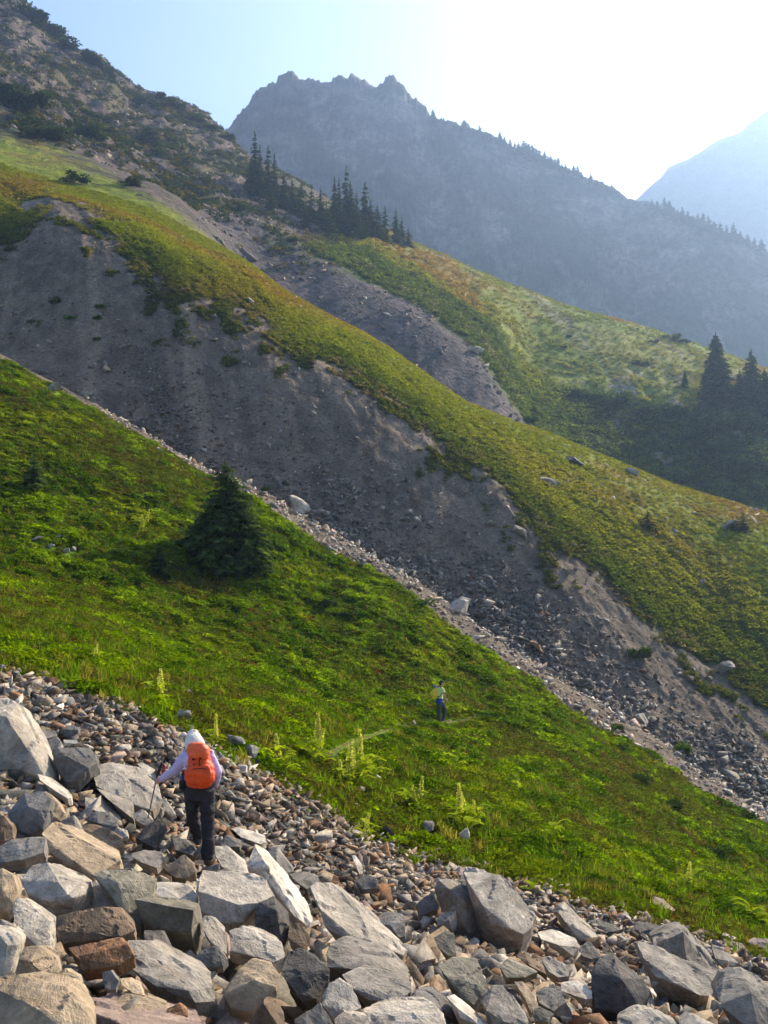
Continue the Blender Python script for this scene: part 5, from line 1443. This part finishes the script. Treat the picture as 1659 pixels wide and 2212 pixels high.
# ---- tall flowering plants in the meadow
M_BROAD = leaf_mat('broad_leaf', (.30, .38, .02), .45, vary=.25)
M_FLOR = leaf_mat('pale_florets', (.62, .63, .15), .42, vary=.2)
M_STEM = leaf_mat('green_stem', (.10, .15, .03), .2)
def hellebore(seed, stalks):
    r = np.random.default_rng(seed)
    # leaves: broad folded blades
    V, Q = [], []
    for k in range(11 + 4 * stalks):
        th = r.uniform(0, 6.28); base = np.array([r.normal(0, .07), r.normal(0, .07), r.uniform(.02, .42)])
        d = np.array([math.cos(th), math.sin(th), 0]); s = np.array([-math.sin(th), math.cos(th), 0])
        L, W = r.uniform(.22, .42), r.uniform(.05, .10)
        pr = [(0, .15, 0), (.35, 1, .20), (.7, .8, .26), (1, .05, .18)]
        o = len(V)
        for (a, w, z) in pr:
            m = base + d * L * a + np.array([0, 0, z * L * 1.6])
            V += [m - s * W * w + np.array([0, 0, .02]), m, m + s * W * w + np.array([0, 0, .02])]
        for a in range(3):
            for b in range(2): Q.append([o + a * 3 + b, o + a * 3 + b + 1, o + a * 3 + b + 4, o + a * 3 + b + 3])
    leaves = mesh_np('leaves', np.array(V), quads=np.array(Q), mat=M_BROAD)
    sp = []
    for k in range(stalks):
        b = np.array([r.normal(0, .09), r.normal(0, .09), 0]); h = r.uniform(.6, 1.08); ln = r.normal(0, .11, 2)
        tip = b + np.array([ln[0], ln[1], h])
        sv, sq = [], []
        for t, rr in ((0, .012), (.5, .009), (1, .004)):
            m = b + (tip - b) * t
            for a in range(4): sv.append(m + rr * np.array([math.cos(a * 1.57), math.sin(a * 1.57), 0]))
        for a in range(2):
            for c_ in range(4): sq.append([a * 4 + c_, a * 4 + (c_ + 1) % 4, a * 4 + 4 + (c_ + 1) % 4, a * 4 + 4 + c_])
        st = mesh_np('stalk', np.array(sv), quads=np.array(sq), mat=M_STEM)
        n = 120
        t = r.uniform(.4, 1.0, n); th = r.uniform(0, 6.28, n); rad = .065 * (1.15 - t) / .7 + .008
        c = b + (tip - b) * t[:, None] + np.stack([np.cos(th) * rad, np.sin(th) * rad, -.01 * np.ones(n)], -1)
        ax = unit(r.normal(size=(n, 3))); si = unit(np.cross(ax, r.normal(size=(n, 3))))
        fv, fq = quads_cloud(c, ax * .026, si * .018)
        sp.append((st, mesh_np('flower_spike', fv, quads=fq, mat=M_FLOR)))
    return leaves, sp
HB = [hellebore(300 + k, s) for k, s in enumerate((1, 2, 3, 2, 0))]
HPL = [
 (340, 1522, 66, 1, 'flowering stalks above the talus edge uphill of the hiker'), (202, 1442, 46, 1, 'flowering stalks highest in the uphill meadow'), (455, 1612, 52, 2, 'flowering plant right behind the hiker\'s hat'), (602, 1668, 84, 0, 'single tall flower stalk downhill of the backpack'),
 (682, 1656, 84, 2, 'flowering clump at the near end of the footpath'), (765, 1700, 92, 1, 'tall flowering plant with big bright leaves'), (796, 1690, 84, 2, 'flowering plant beside the big bright-leaved one'), (738, 1700, 60, 0, 'thin flower stalk uphill of the big bright-leaved plant'),
 (985, 1662, 50, 4, 'yellow-green leafy plant below the second hiker'), (890, 1752, 62, 1, 'thin flowering stalks over the bare ledge'), (1002, 1798, 76, 2, 'flowering plant beside the pale flat rock'), (1026, 1790, 68, 1, 'flowering stalks just downhill of the pale flat rock\'s plant'),
 (1195, 1822, 60, 4, 'round yellow-green leafy plant low in the meadow'), (1300, 1788, 44, 4, 'small yellow-green leafy plant by the dark shrubs'), (1490, 1928, 66, 0, 'flower stalk beside the lone tan boulder'), (1122, 1712, 40, 4, 'pale leafy plant in the middle of the downhill meadow'), (1625, 2002, 70, 4, 'bright leafy plant near the downhill picture edge'),
 (790, 1822, 66, 0, 'slender stalk at the end of the meadow-edge slab'), (305, 1145, 40, 1, 'flowering stalks uphill of the squat conifer'), (1150, 1935, 44, 4, 'pale leafy plant behind the giant pale boulder'),
]
for X, Y, hpx, kd, lab in HPL:
    p = hit(X, Y, 17)
    if p is None: continue
    s = hpx * p.y / FPX * (1.3 if kd != 4 else 1.7)
    e = empty('flowering_plant' if kd != 4 else 'leafy_plant', p, random.uniform(0, 6), s)
    tag(e, lab, 'plant', 'tall meadow plants')
    lv, sp = HB[kd]
    obj('leaves', lv, e)
    for st, fl in sp:
        so = obj('stalk', st, e); obj('flower_spike', fl, so)
# ------------------------------------------------------------------ people
def loft(bm, path, radii, seg=14, flat=None, up=Vector((0, 1, 0)), power=2.0, cap=True):
    """tube through points; radii scalar or (rx, ry); rx across, ry along `up` made perpendicular"""
    rings = []
    n = len(path)
    for k, p in enumerate(path):
        t = (path[min(k + 1, n - 1)] - path[max(k - 1, 0)]).normalized()
        u = up - t * up.dot(t)
        if u.length < 1e-4: u = Vector((1, 0, 0))
        u.normalize(); s = t.cross(u).normalized()
        rr = radii[k]; rx, ry = rr if isinstance(rr, tuple) else (rr, rr)
        ring = []
        for a in range(seg):
            th = 6.28318 * a / seg
            c, d = math.cos(th), math.sin(th)
            c = math.copysign(abs(c) ** (2 / power), c); d = math.copysign(abs(d) ** (2 / power), d)
            ring.append(bm.verts.new(p + s * rx * c + u * ry * d))
        rings.append(ring)
    for k in range(n - 1):
        for a in range(seg):
            bm.faces.new((rings[k][a], rings[k][(a + 1) % seg], rings[k + 1][(a + 1) % seg], rings[k + 1][a]))
    if cap:
        bm.faces.new(rings[0][::-1]); bm.faces.new(rings[-1])
    return rings

def ball(bm, c, r):
    m = Matrix.Translation(c) @ Matrix.Diagonal((*r, 1))
    bmesh.ops.create_uvsphere(bm, u_segments=14, v_segments=10, radius=1, matrix=m)

def finish(name, bm, mat, parent, voxel=None, smooth_it=4, org=Vector(), wr=0.0, seed=0):
    """welds the lofts into one continuous skin by voxel remesh; folds by noise"""
    bmesh.ops.recalc_face_normals(bm, faces=bm.faces[:])
    me = bpy.data.meshes.new(name)
    for v in bm.verts: v.co -= org
    bm.to_mesh(me); bm.free()
    o = obj(name, me, parent)
    if voxel:
        r = o.modifiers.new('skin', 'REMESH'); r.mode = 'VOXEL'; r.voxel_size = voxel; r.use_smooth_shade = True
        s = o.modifiers.new('smooth', 'SMOOTH'); s.iterations = smooth_it; s.factor = .5
        dg = bpy.context.evaluated_depsgraph_get()
        m2 = bpy.data.meshes.new_from_object(o.evaluated_get(dg))
        o.modifiers.clear(); o.data = m2; bpy.data.meshes.remove(me); me = m2; me.name = name
    if wr:
        n = len(me.vertices)
        co = np.zeros(n * 3, np.float32); me.vertices.foreach_get('co', co); co = co.reshape(-1, 3)
        no = np.zeros(n * 3, np.float32); me.vertex_normals.foreach_get('vector', no); no = no.reshape(-1, 3)
        f = fbm(co[:, 0] * 7 + co[:, 2] * 2, co[:, 1] * 7, co[:, 2] * 16, octaves=3, seed=seed)
        me.vertices.foreach_set('co', (co + no * (f * wr)[:, None]).ravel())
    me.polygons.foreach_set('use_smooth', np.ones(len(me.polygons), bool))
    me.materials.clear(); me.materials.append(mat); me.update()
    return o

def hand(bm, wrist, dirv, side, s=1.0, curl=.9):
    """palm, four unequal curled fingers and a thumb leaving the side of the palm"""
    d = dirv.normalized(); sd = (side - d * side.dot(d)).normalized(); nrm = d.cross(sd).normalized()
    palm_end = wrist + d * .085 * s
    loft(bm, [wrist - d * .02 * s, wrist + d * .03 * s, palm_end], [(.027 * s, .02 * s), (.042 * s, .018 * s), (.044 * s, .016 * s)], 12, up=nrm)
    for k, L in enumerate((.068, .078, .073, .056)):
        off = sd * (.030 - .020 * k) * s
        b = palm_end - d * .008 * s + off
        p1 = b + (d * math.cos(curl * .4) + nrm * math.sin(curl * .4)) * L * .45 * s
        p2 = p1 + (d * math.cos(curl * 1.2) + nrm * math.sin(curl * 1.2)) * L * .33 * s
        p3 = p2 + (d * math.cos(curl * 2.0) + nrm * math.sin(curl * 2.0)) * L * .28 * s
        loft(bm, [b, p1, p2, p3], [.0095 * s, .009 * s, .0085 * s, .0065 * s], 8, up=sd)
    b = wrist + d * .025 * s + sd * .036 * s
    p1 = b + (d * .6 + sd * .7 + nrm * .25).normalized() * .035 * s
    p2 = p1 + (d * .8 + sd * .1 + nrm * .55).normalized() * .03 * s
    loft(bm, [b - sd * .015 * s, b, p1, p2], [.012 * s, .012 * s, .010 * s, .008 * s], 8, up=nrm)

M_SKIN = plain_mat('skin', (.48, .27, .19), .6)
M_LAV = plain_mat('lavender_cloth', (.52, .45, .66), .85, 1)
M_PANT = plain_mat('charcoal_cloth', (.036, .033, .036), .9, 1)
M_PANT2 = plain_mat('brown_grey_cloth', (.085, .075, .055), .9, 1)
M_HAT = plain_mat('cream_cloth', (.66, .60, .52), .9, 1)
M_ORANGE = plain_mat('orange_nylon', (.74, .075, .008), .55, 1, .35)
M_ORANGE2 = plain_mat('pale_orange_nylon', (.80, .12, .03), .55, 1, .35)
M_BLACK = plain_mat('black_webbing', (.02, .02, .022), .7)
M_BLUE = plain_mat('blue_plastic', (.012, .04, .20), .4, 0, .4)
M_BOOT = plain_mat('boot_leather', (.06, .045, .035), .8)
M_LIME = plain_mat('lime_cloth', (.78, .82, .30), .85, 1)
M_YEL = plain_mat('yellow_nylon', (.95, .60, .04), .55, 1, .35)
M_GREYB = plain_mat('grey_nylon', (.19, .21, .20), .7, 1)
M_METAL = plain_mat('dark_shaft', (.06, .055, .06), .4, 0, .5)
M_RED = plain_mat('red_strap', (.25, .02, .03), .7)
M_HAIR = plain_mat('dark_hair', (.04, .025, .018), .8)

def boot(bm, ankle, toe_dir, s=1.0):
    d = Vector((toe_dir.x, toe_dir.y, 0)).normalized()
    h = ankle + Vector((0, 0, -.085 * s))
    loft(bm, [ankle + Vector((0, 0, .07)), ankle, h - d * .015], [.055 * s, .056 * s, (.05 * s, .065 * s)], 12, up=d)
    loft(bm, [h - d * .075 + Vector((0, 0, .01)), h - d * .03 + Vector((0, 0, .015)), h + d * .07 + Vector((0, 0, .008)), h + d * .155, h + d * .185 + Vector((0, 0, -.005))],
         [(.030, .035), (.045, .05), (.050, .045), (.044, .033), (.02, .018)], 12, up=Vector((0, 0, 1)))

# ---------------- hiker with the orange backpack
D1 = 13.0
def h1(x, y, o=0.0):
    X, Y = S2D(440 + x / 5.029, 2170 + y / 5.029)
    return px(X, Y, D1 + o)
org = h1(860, 2080); ORG1 = org
e = empty('person', org)
tag(e, 'hiker in lavender shirt, pale hat and charcoal trousers stepping over boulders, seen from behind', 'person')
bodybm = bmesh.new()
headc = h1(712, 225, .10)
ball(bodybm, headc, (.078, .098, .115))
loft(bodybm, [h1(770, 440, .03), h1(745, 370, .05), headc - Vector((0, .02, .05))], [.062, .056, .055], 12)
loft(bodybm, [h1(780, 1050), h1(778, 940), h1(775, 800), h1(775, 620), h1(772, 480), h1(765, 430)], [(.155, .11), (.16, .115), (.135, .10), (.165, .115), (.17, .10), (.08, .07)], 18)
Lsh, Lel, Lwr = h1(612, 465, .02), h1(430, 705, .10), h1(215, 850, .22)
Rsh, Rel, Rwr = h1(940, 465, .0), h1(1062, 745, -.02), h1(1035, 930, .16)
for a, b, c in ((Lsh, Lel, Lwr), (Rsh, Rel, Rwr)):
    loft(bodybm, [a, a.lerp(b, .5), b, b.lerp(c, .4), c], [.052, .048, .041, .040, .028], 12)
Lhip, Lkn, Lan = h1(690, 1030), h1(690, 1390, .24), h1(780, 1690, .36)
Rhip, Rkn, Ran = h1(895, 1030), h1(922, 1440, .06), h1(928, 1985, .0)
for a, b, c in ((Lhip, Lkn, Lan), (Rhip, Rkn, Ran)):
    loft(bodybm, [a, a.lerp(b, .5), b, b.lerp(c, .35), c], [.088, .078, .058, .056, .04], 14)
hand(bodybm, Lwr, (h1(140, 872, .25) - Lwr), Vector((0, .3, 1)), 1.0, 1.0)
hand(bodybm, Rwr, (h1(1022, 985, .24) - Rwr), Vector((-1, .2, .2)), 1.0, .6)
# face: nose, brow, chin and ears (turned away, looking down the slope)
fd = Vector((-.05, 1, -.12)).normalized()
loft(bodybm, [headc + fd * .085 + Vector((0, 0, .02)), headc + fd * .115 - Vector((0, 0, .02)), headc + fd * .09 - Vector((0, 0, .035))], [.008, .014, .008], 8)
ball(bodybm, headc + fd * .07 - Vector((0, 0, .085)), (.035, .03, .025))
for s_ in (-1, 1): ball(bodybm, headc + Vector((s_ * .08, .01, -.005)), (.012, .022, .034))
finish('body', bodybm, M_SKIN, e, .0085, 2, org)
bm = bmesh.new()
for s_ in (-1, 1): ball(bm, headc + fd * .083 + Vector((s_ * .031, 0, .018)), (.012, .008, .007))
finish('eyes', bm, M_HAIR, e, None, 0, org)
bm = bmesh.new()
loft(bm, [headc + fd * .098 + Vector((-.024, 0, -.052)), headc + fd * .104 - Vector((0, 0, .054)), headc + fd * .098 + Vector((.024, 0, -.052))], [.003, .006, .003], 6)
finish('mouth', bm, M_RED, e, None, 0, org)
# shirt
bm = bmesh.new()
loft(bm, [h1(781, 935), h1(780, 900), h1(775, 800), h1(775, 620), h1(772, 490), h1(766, 425), h1(764, 405)], [(.165, .125), (.165, .126), (.158, .12), (.182, .13), (.185, .118), (.10, .085), (.07, .07)], 20)
loft(bm, [Lsh.lerp(h1(775, 500), .3), Lsh, Lsh.lerp(Lel, .5), Lel, Lel.lerp(Lwr, .5), Lwr], [.075, .076, .072, .066, .056, .042], 14)
loft(bm, [Rsh.lerp(h1(775, 500), .3), Rsh, Rsh.lerp(Rel, .5), Rel, Rel.lerp(Rwr, .5), Rwr], [.075, .072, .07, .066, .056, .042], 14)
finish('shirt', bm, M_LAV, e, .011, 3, org, .012, 3)
# trousers
bm = bmesh.new()
loft(bm, [h1(782, 1150), h1(782, 1060), h1(780, 940), h1(779, 890)], [(.165, .12), (.178, .135), (.182, .14), (.175, .135)], 20)
loft(bm, [Lhip + Vector((0, 0, .03)), Lhip.lerp(Lkn, .5), Lkn, Lkn.lerp(Lan, .5), Lan - Vector((0, 0, .04))], [.112, .10, .082, .078, .076], 14)
loft(bm, [Rhip + Vector((0, 0, .03)), Rhip.lerp(Rkn, .5), Rkn, Rkn.lerp(Ran, .5), Ran - Vector((0, 0, .05))], [.115, .105, .086, .084, .08], 14)
finish('trousers', bm, M_PANT, e, .012, 3, org, .024, 8)
for a, td in ((Lan, Vector((.15, 1, 0))), (Ran, Vector((.25, 1, 0)))):
    bm = bmesh.new(); boot(bm, a, td); finish('boot', bm, M_BOOT, e, .009, 2, org)
# hat with a neck cape
bm = bmesh.new()
top = h1(690, 98, .08)
loft(bm, [top, h1(692, 118, .09), h1(700, 165, .09), h1(706, 220, .08), h1(714, 280, .05), h1(726, 340, .01), h1(735, 395, -.02)],
     [(.012, .012), (.055, .06), (.085, .10), (.102, .118), (.118, .128), (.132, .128), (.142, .12)], 20)
ht = finish('hat', bm, M_HAT, e, .010, 3, org, .012, 5)
bm = bmesh.new()
bc = h1(705, 205, .12)
loft(bm, [bc + Vector((0, .05, .0)), bc + Vector((0, .17, -.03))], [(.10, .010), (.075, .006)], 16, up=Vector((0, 0, 1)))
finish('brim', bm, M_HAT, ht, None, 0, org)

# backpack
bp = empty('backpack', h1(800, 940, -.22))
borg = bp.location.copy()
tag(bp, 'bright orange hiking backpack on the back of the lavender-shirted hiker', 'backpack')
bm = bmesh.new()
loft(bm, [h1(800, 945, -.20), h1(800, 915, -.21), h1(803, 830, -.23), h1(804, 740, -.24), h1(802, 650, -.22), h1(795, 590, -.20), h1(790, 500, -.20), h1(785, 440, -.20)],
     [(.10, .06), (.155, .11), (.190, .135), (.188, .14), (.165, .125), (.142, .115), (.138, .11), (.125, .10)], 24, power=2.7)
finish('pack_body', bm, M_ORANGE, bp, .010, 3, borg, .024, 12)
bm = bmesh.new()
loft(bm, [h1(786, 500, -.215), h1(786, 455, -.22), h1(785, 390, -.215), h1(786, 345, -.20), h1(790, 325, -.19)], [(.132, .112), (.142, .125), (.140, .12), (.122, .10), (.09, .07)], 24, power=2.8)
finish('pack_lid', bm, M_ORANGE2, bp, .010, 3, borg, .02, 13)
def strap(name, pts, w, mat, par, o_):
    bm = bmesh.new(); loft(bm, pts, [w] * len(pts), 8); return finish(name, bm, mat, par, None, 0, o_)
strap('zip', [h1(800, 900, -.335), h1(806, 800, -.372), h1(804, 700, -.375), h1(800, 620, -.345), h1(795, 560, -.325)], .006, M_BLACK, bp, borg)
bm = bmesh.new()
loft(bm, [h1(803, 905, -.30), h1(804, 860, -.335), h1(805, 760, -.352), h1(803, 680, -.34), h1(801, 645, -.30)], [(.09, .03), (.135, .04), (.148, .045), (.125, .04), (.09, .02)], 20, power=3.2)
fp_ = finish('front_pocket', bm, M_ORANGE, bp, .010, 2, borg, .016, 19)
strap('haul_loop', [h1(745, 335, -.16), h1(760, 312, -.15), h1(800, 310, -.15), h1(815, 335, -.16)], .007, M_BLACK, bp, borg)
strap('seam', [h1(672, 700, -.33), h1(700, 690, -.385), h1(803, 682, -.40), h1(905, 690, -.385), h1(935, 700, -.33)], .005, M_BLACK, fp_, borg)
strap('buckle', [h1(700, 525, -.318), h1(702, 560, -.322)], .016, M_BLACK, bp, borg)
strap('buckle', [h1(808, 515, -.325), h1(810, 545, -.33)], .014, M_BLACK, bp, borg)
strap('compression_strap', [h1(598, 655, -.17), h1(640, 640, -.27), h1(720, 625, -.345)], .009, M_BLACK, bp, borg)
strap('compression_strap', [h1(960, 610, -.17), h1(920, 615, -.27), h1(850, 622, -.335)], .009, M_BLACK, bp, borg)
for xs_ in ((645, 600), (925, 945)):
    strap('shoulder_strap', [h1(xs_[0] + 40, 430, -.10), h1(xs_[0], 405, .0), h1(xs_[1], 470, .12), h1(xs_[1] + 15, 620, .13), h1(xs_[1] + 20, 760, .05), h1(xs_[1] + 30, 860, -.1)], .014, M_BLACK, bp, borg)
strap('hip_belt', [h1(600, 905, -.12), h1(590, 925, .02), h1(680, 935, .15), h1(870, 935, .15), h1(970, 920, .02), h1(960, 900, -.12)], .02, M_BLACK, bp, borg)
bm = bmesh.new()
loft(bm, [h1(545, 1000, -.02), h1(540, 980, -.02), h1(545, 880, -.02), h1(560, 850, -.02)], [(.02, .03), (.045, .05), (.045, .05), (.03, .03)], 14, power=3)
pc = finish('side_pouch', bm, M_BLACK, bp, .010, 2, borg)
bm = bmesh.new()
loft(bm, [h1(545, 880, -.02), h1(543, 840, -.02), h1(542, 800, -.02), h1(543, 785, -.02)], [.032, .033, .03, .016], 14)
finish('bottle', bm, M_BLUE, pc, None, 0, borg)
# trekking pole
tip = hit(*S2D(440 + 5 / 5.029, 2170 + 1500 / 5.029), 8, 18)
gp = h1(140, 868, .27)
tp = empty('trekking_pole', tip)
tag(tp, 'thin dark trekking pole held in the outstretched hand of the hiker', 'trekking pole')
gtop = h1(232, 590, .27)
bm = bmesh.new(); loft(bm, [tip, tip.lerp(gp, .5), gp], [.006, .008, .009], 10); finish('shaft', bm, M_METAL, tp, None, 0, tip)
bm = bmesh.new(); loft(bm, [gp - Vector((0, 0, .02)), gp.lerp(gtop, .3), gp.lerp(gtop, .8), gtop], [.015, .018, .019, .014], 12); finish('grip', bm, M_BLACK, tp, None, 0, tip)
bm = bmesh.new(); loft(bm, [gtop.lerp(gp, .05), h1(262, 640, .27), h1(262, 740, .26), h1(225, 800, .24)], [(.018, .005)] * 4, 8); finish('wrist_strap', bm, M_RED, tp, None, 0, tip)
bm = bmesh.new(); b0 = tip.lerp(gp, .06); loft(bm, [b0, b0 + (gp - tip).normalized() * .008], [.03, .03], 12); finish('basket', bm, M_BLACK, tp, None, 0, tip)

# flat stones under the boots
for (a, lab) in ((Ran, 'flat stone under the hiker\'s rear boot'), (Lan, 'flat stone under the hiker\'s front boot')):
    o = obj('rock', GEN[3]); o.scale = (.5, .42, .55); o.location = a + Vector((.03, .06, -.105 - .13)); o.rotation_euler = (0, 0, .5)
    o.color = (.25, .24, .23, 1); tag(o, lab, 'rock', 'smaller rocks of the talus field')

# ---------------- second hiker on the footpath
g2 = hit(*S2D(1260 + 745 / 11.85, 2020 + 1690 / 11.85), 17)
D2 = g2.y
def h2(x, y, o=0.0):
    X, Y = S2D(1260 + x / 11.85, 2020 + y / 11.85)
    return px(X, Y, D2 + o)
e = empty('person', g2); org = g2.copy()
tag(e, 'distant hiker in lime T-shirt and dark cap walking the footpath, seen side-on', 'person')
bm = bmesh.new()
hc = h2(768, 350)
ball(bm, hc, (.095, .08, .12))
f2 = Vector((.93, .35, -.1)).normalized()
loft(bm, [hc + f2 * .085 + Vector((0, 0, .02)), hc + f2 * .12 - Vector((0, 0, .015)), hc + f2 * .09 - Vector((0, 0, .03))], [.008, .014, .008], 8)
ball(bm, hc + f2 * .06 - Vector((0, 0, .09)), (.04, .035, .03))
sd2 = Vector((-f2.y, f2.x, 0))
for s_ in (-1, 1): ball(bm, hc + sd2 * s_ * .08, (.022, .012, .035))
loft(bm, [h2(730, 500), h2(738, 440), hc - Vector((0, 0, .05))], [.065, .058, .055], 12)
loft(bm, [h2(705, 1110), h2(705, 980), h2(705, 850), h2(712, 680), h2(722, 540), h2(728, 490)], [(.13, .16), (.125, .16), (.11, .145), (.13, .175), (.12, .18), (.07, .08)], 18)
nsh, nel, nwr = h2(800, 545, -.16), h2(842, 730, -.2), h2(925, 950, -.12)
fsh, fel, fwr = h2(760, 545, .2), h2(800, 740, .24), h2(900, 930, .2)
for a, b, c in ((nsh, nel, nwr), (fsh, fel, fwr)):
    loft(bm, [a, a.lerp(b, .5), b, b.lerp(c, .4), c], [.056, .05, .043, .042, .03], 12)
hand(bm, nwr, h2(985, 1015, -.08) - nwr, Vector((0, -.2, 1)), 1.05, 1.0)
hand(bm, fwr, h2(960, 990, .2) - fwr, Vector((0, -.2, 1)), 1.05, 1.0)
l1 = (h2(690, 1080, -.09), h2(678, 1380, -.09), h2(685, 1625, -.09))
l2 = (h2(770, 1080, .09), h2(905, 1320, .09), h2(815, 1640, .09))
for a, b, c in (l1, l2):
    loft(bm, [a, a.lerp(b, .5), b, b.lerp(c, .35), c], [.09, .08, .06, .058, .042], 14)
finish('body', bm, M_SKIN, e, .011, 2, org)
bm = bmesh.new()
for s_ in (-1, 1): ball(bm, hc + f2 * .083 + sd2 * s_ * .031 + Vector((0, 0, .018)), (.009, .010, .007))
finish('eyes', bm, M_HAIR, e, None, 0, org)
bm = bmesh.new()
loft(bm, [h2(705, 960), h2(705, 850), h2(712, 680), h2(722, 540), h2(728, 480)], [(.14, .175), (.13, .165), (.145, .19), (.135, .195), (.08, .09)], 18)
for a, b in ((nsh, nel), (fsh, fel)): loft(bm, [a + Vector((0, 0, .01)), a.lerp(b, .4), a.lerp(b, .72)], [.075, .078, .078], 12)
finish('shirt', bm, M_LIME, e, .014, 2, org, .012, 4)
bm = bmesh.new()
loft(bm, [h2(705, 1150), h2(705, 1060), h2(705, 930)], [(.14, .17), (.145, .175), (.135, .165)], 18)
for a, b, c in (l1, l2): loft(bm, [a + Vector((0, 0, .03)), a.lerp(b, .5), b, b.lerp(c, .5), c - Vector((0, 0, .03))], [.115, .105, .088, .082, .078], 14)
finish('trousers', bm, M_PANT2, e, .014, 2, org, .014, 9)
for a in (l1[2], l2[2]):
    bm = bmesh.new(); boot(bm, a, Vector((.95, .3, 0)), 1.05); finish('boot', bm, M_BOOT, e, .012, 2, org)
bm = bmesh.new()
loft(bm, [hc + Vector((0, 0, .03)), hc + Vector((0, 0, .075)), hc + Vector((0, 0, .125))], [(.108, .095), (.10, .09), (.04, .04)], 16)
loft(bm, [hc + Vector((0, 0, .045)) + f2 * .07, hc + Vector((0, 0, .03)) + f2 * .18], [(.075, .008), (.05, .006)], 12, up=Vector((0, 0, 1)))
finish('cap', bm, M_BLACK, e, .011, 2, org)
bm = bmesh.new()
ball(bm, hc + Vector((-.05, -.01, -.03)), (.065, .085, .08))
finish('hair', bm, M_HAIR, e, None, 0, org)
bm = bmesh.new()
loft(bm, [h2(700, 1120), h2(700, 1040), h2(702, 940), h2(704, 880)], [(.15, .185), (.165, .20), (.16, .195), (.14, .18)], 18)
finish('waist_jacket', bm, M_BLUE, e, .014, 2, org, .02, 6)
bp = empty('backpack', h2(560, 900)); borg = bp.location.copy()
tag(bp, 'yellow daypack on the back of the distant lime-shirted hiker', 'backpack')
bm = bmesh.new()
loft(bm, [h2(575, 905), h2(545, 850), h2(520, 760), h2(530, 650), h2(570, 560), h2(600, 500)], [(.07, .11), (.13, .15), (.15, .17), (.135, .165), (.10, .15), (.06, .12)], 20, power=2.6)
finish('pack_body', bm, M_YEL, bp, .014, 3, borg, .016, 17)
bm = bmesh.new()
loft(bm, [h2(420, 780), h2(405, 700), h2(430, 630)], [(.05, .12), (.065, .14), (.04, .10)], 16, power=2.6)
finish('front_pocket', bm, M_YEL, bp, .014, 2, borg)
bm = bmesh.new()
loft(bm, [h2(520, 520), h2(545, 470), h2(575, 415)], [(.09, .13), (.10, .14), (.05, .08)], 16)
finish('pack_lid', bm, M_GREYB, bp, .014, 2, borg, .01, 18)
strap('shoulder_strap', [h2(610, 500, -.16), h2(700, 470, -.17), h2(800, 540, -.13), h2(800, 680, -.15), h2(700, 820, -.2), h2(600, 850, -.15)], .016, M_BLACK, bp, borg)

# ------------------------------------------------------------------ air
zmin = float(min(GZ_LOW.min(), fz.min(), -121)) - 1.5
ztop = 900.0
hb = bmesh.new()
bmesh.ops.create_cube(hb, size=1)
for v in hb.verts:
    v.co = Vector((v.co.x * 3600, 1150 + v.co.y * 2400, zmin if v.co.z < 0 else ztop))
hm = bpy.data.meshes.new('haze'); hb.to_mesh(hm); hb.free()
ht_ = NT('mountain_haze')
pv = ht_.n('ShaderNodeVolumePrincipled')
pv.inputs['Color'].default_value = (.42, .62, 1.0, 1)
pv.inputs['Density'].default_value = HAZE_DENSITY
pv.inputs['Anisotropy'].default_value = .55
ht_.l(pv.outputs[0], ht_.out.inputs['Volume'])
hm.materials.append(ht_.m)
tag(obj('haze', hm), 'thin bluish morning haze filling the mountain valley', 'haze', kind='stuff')
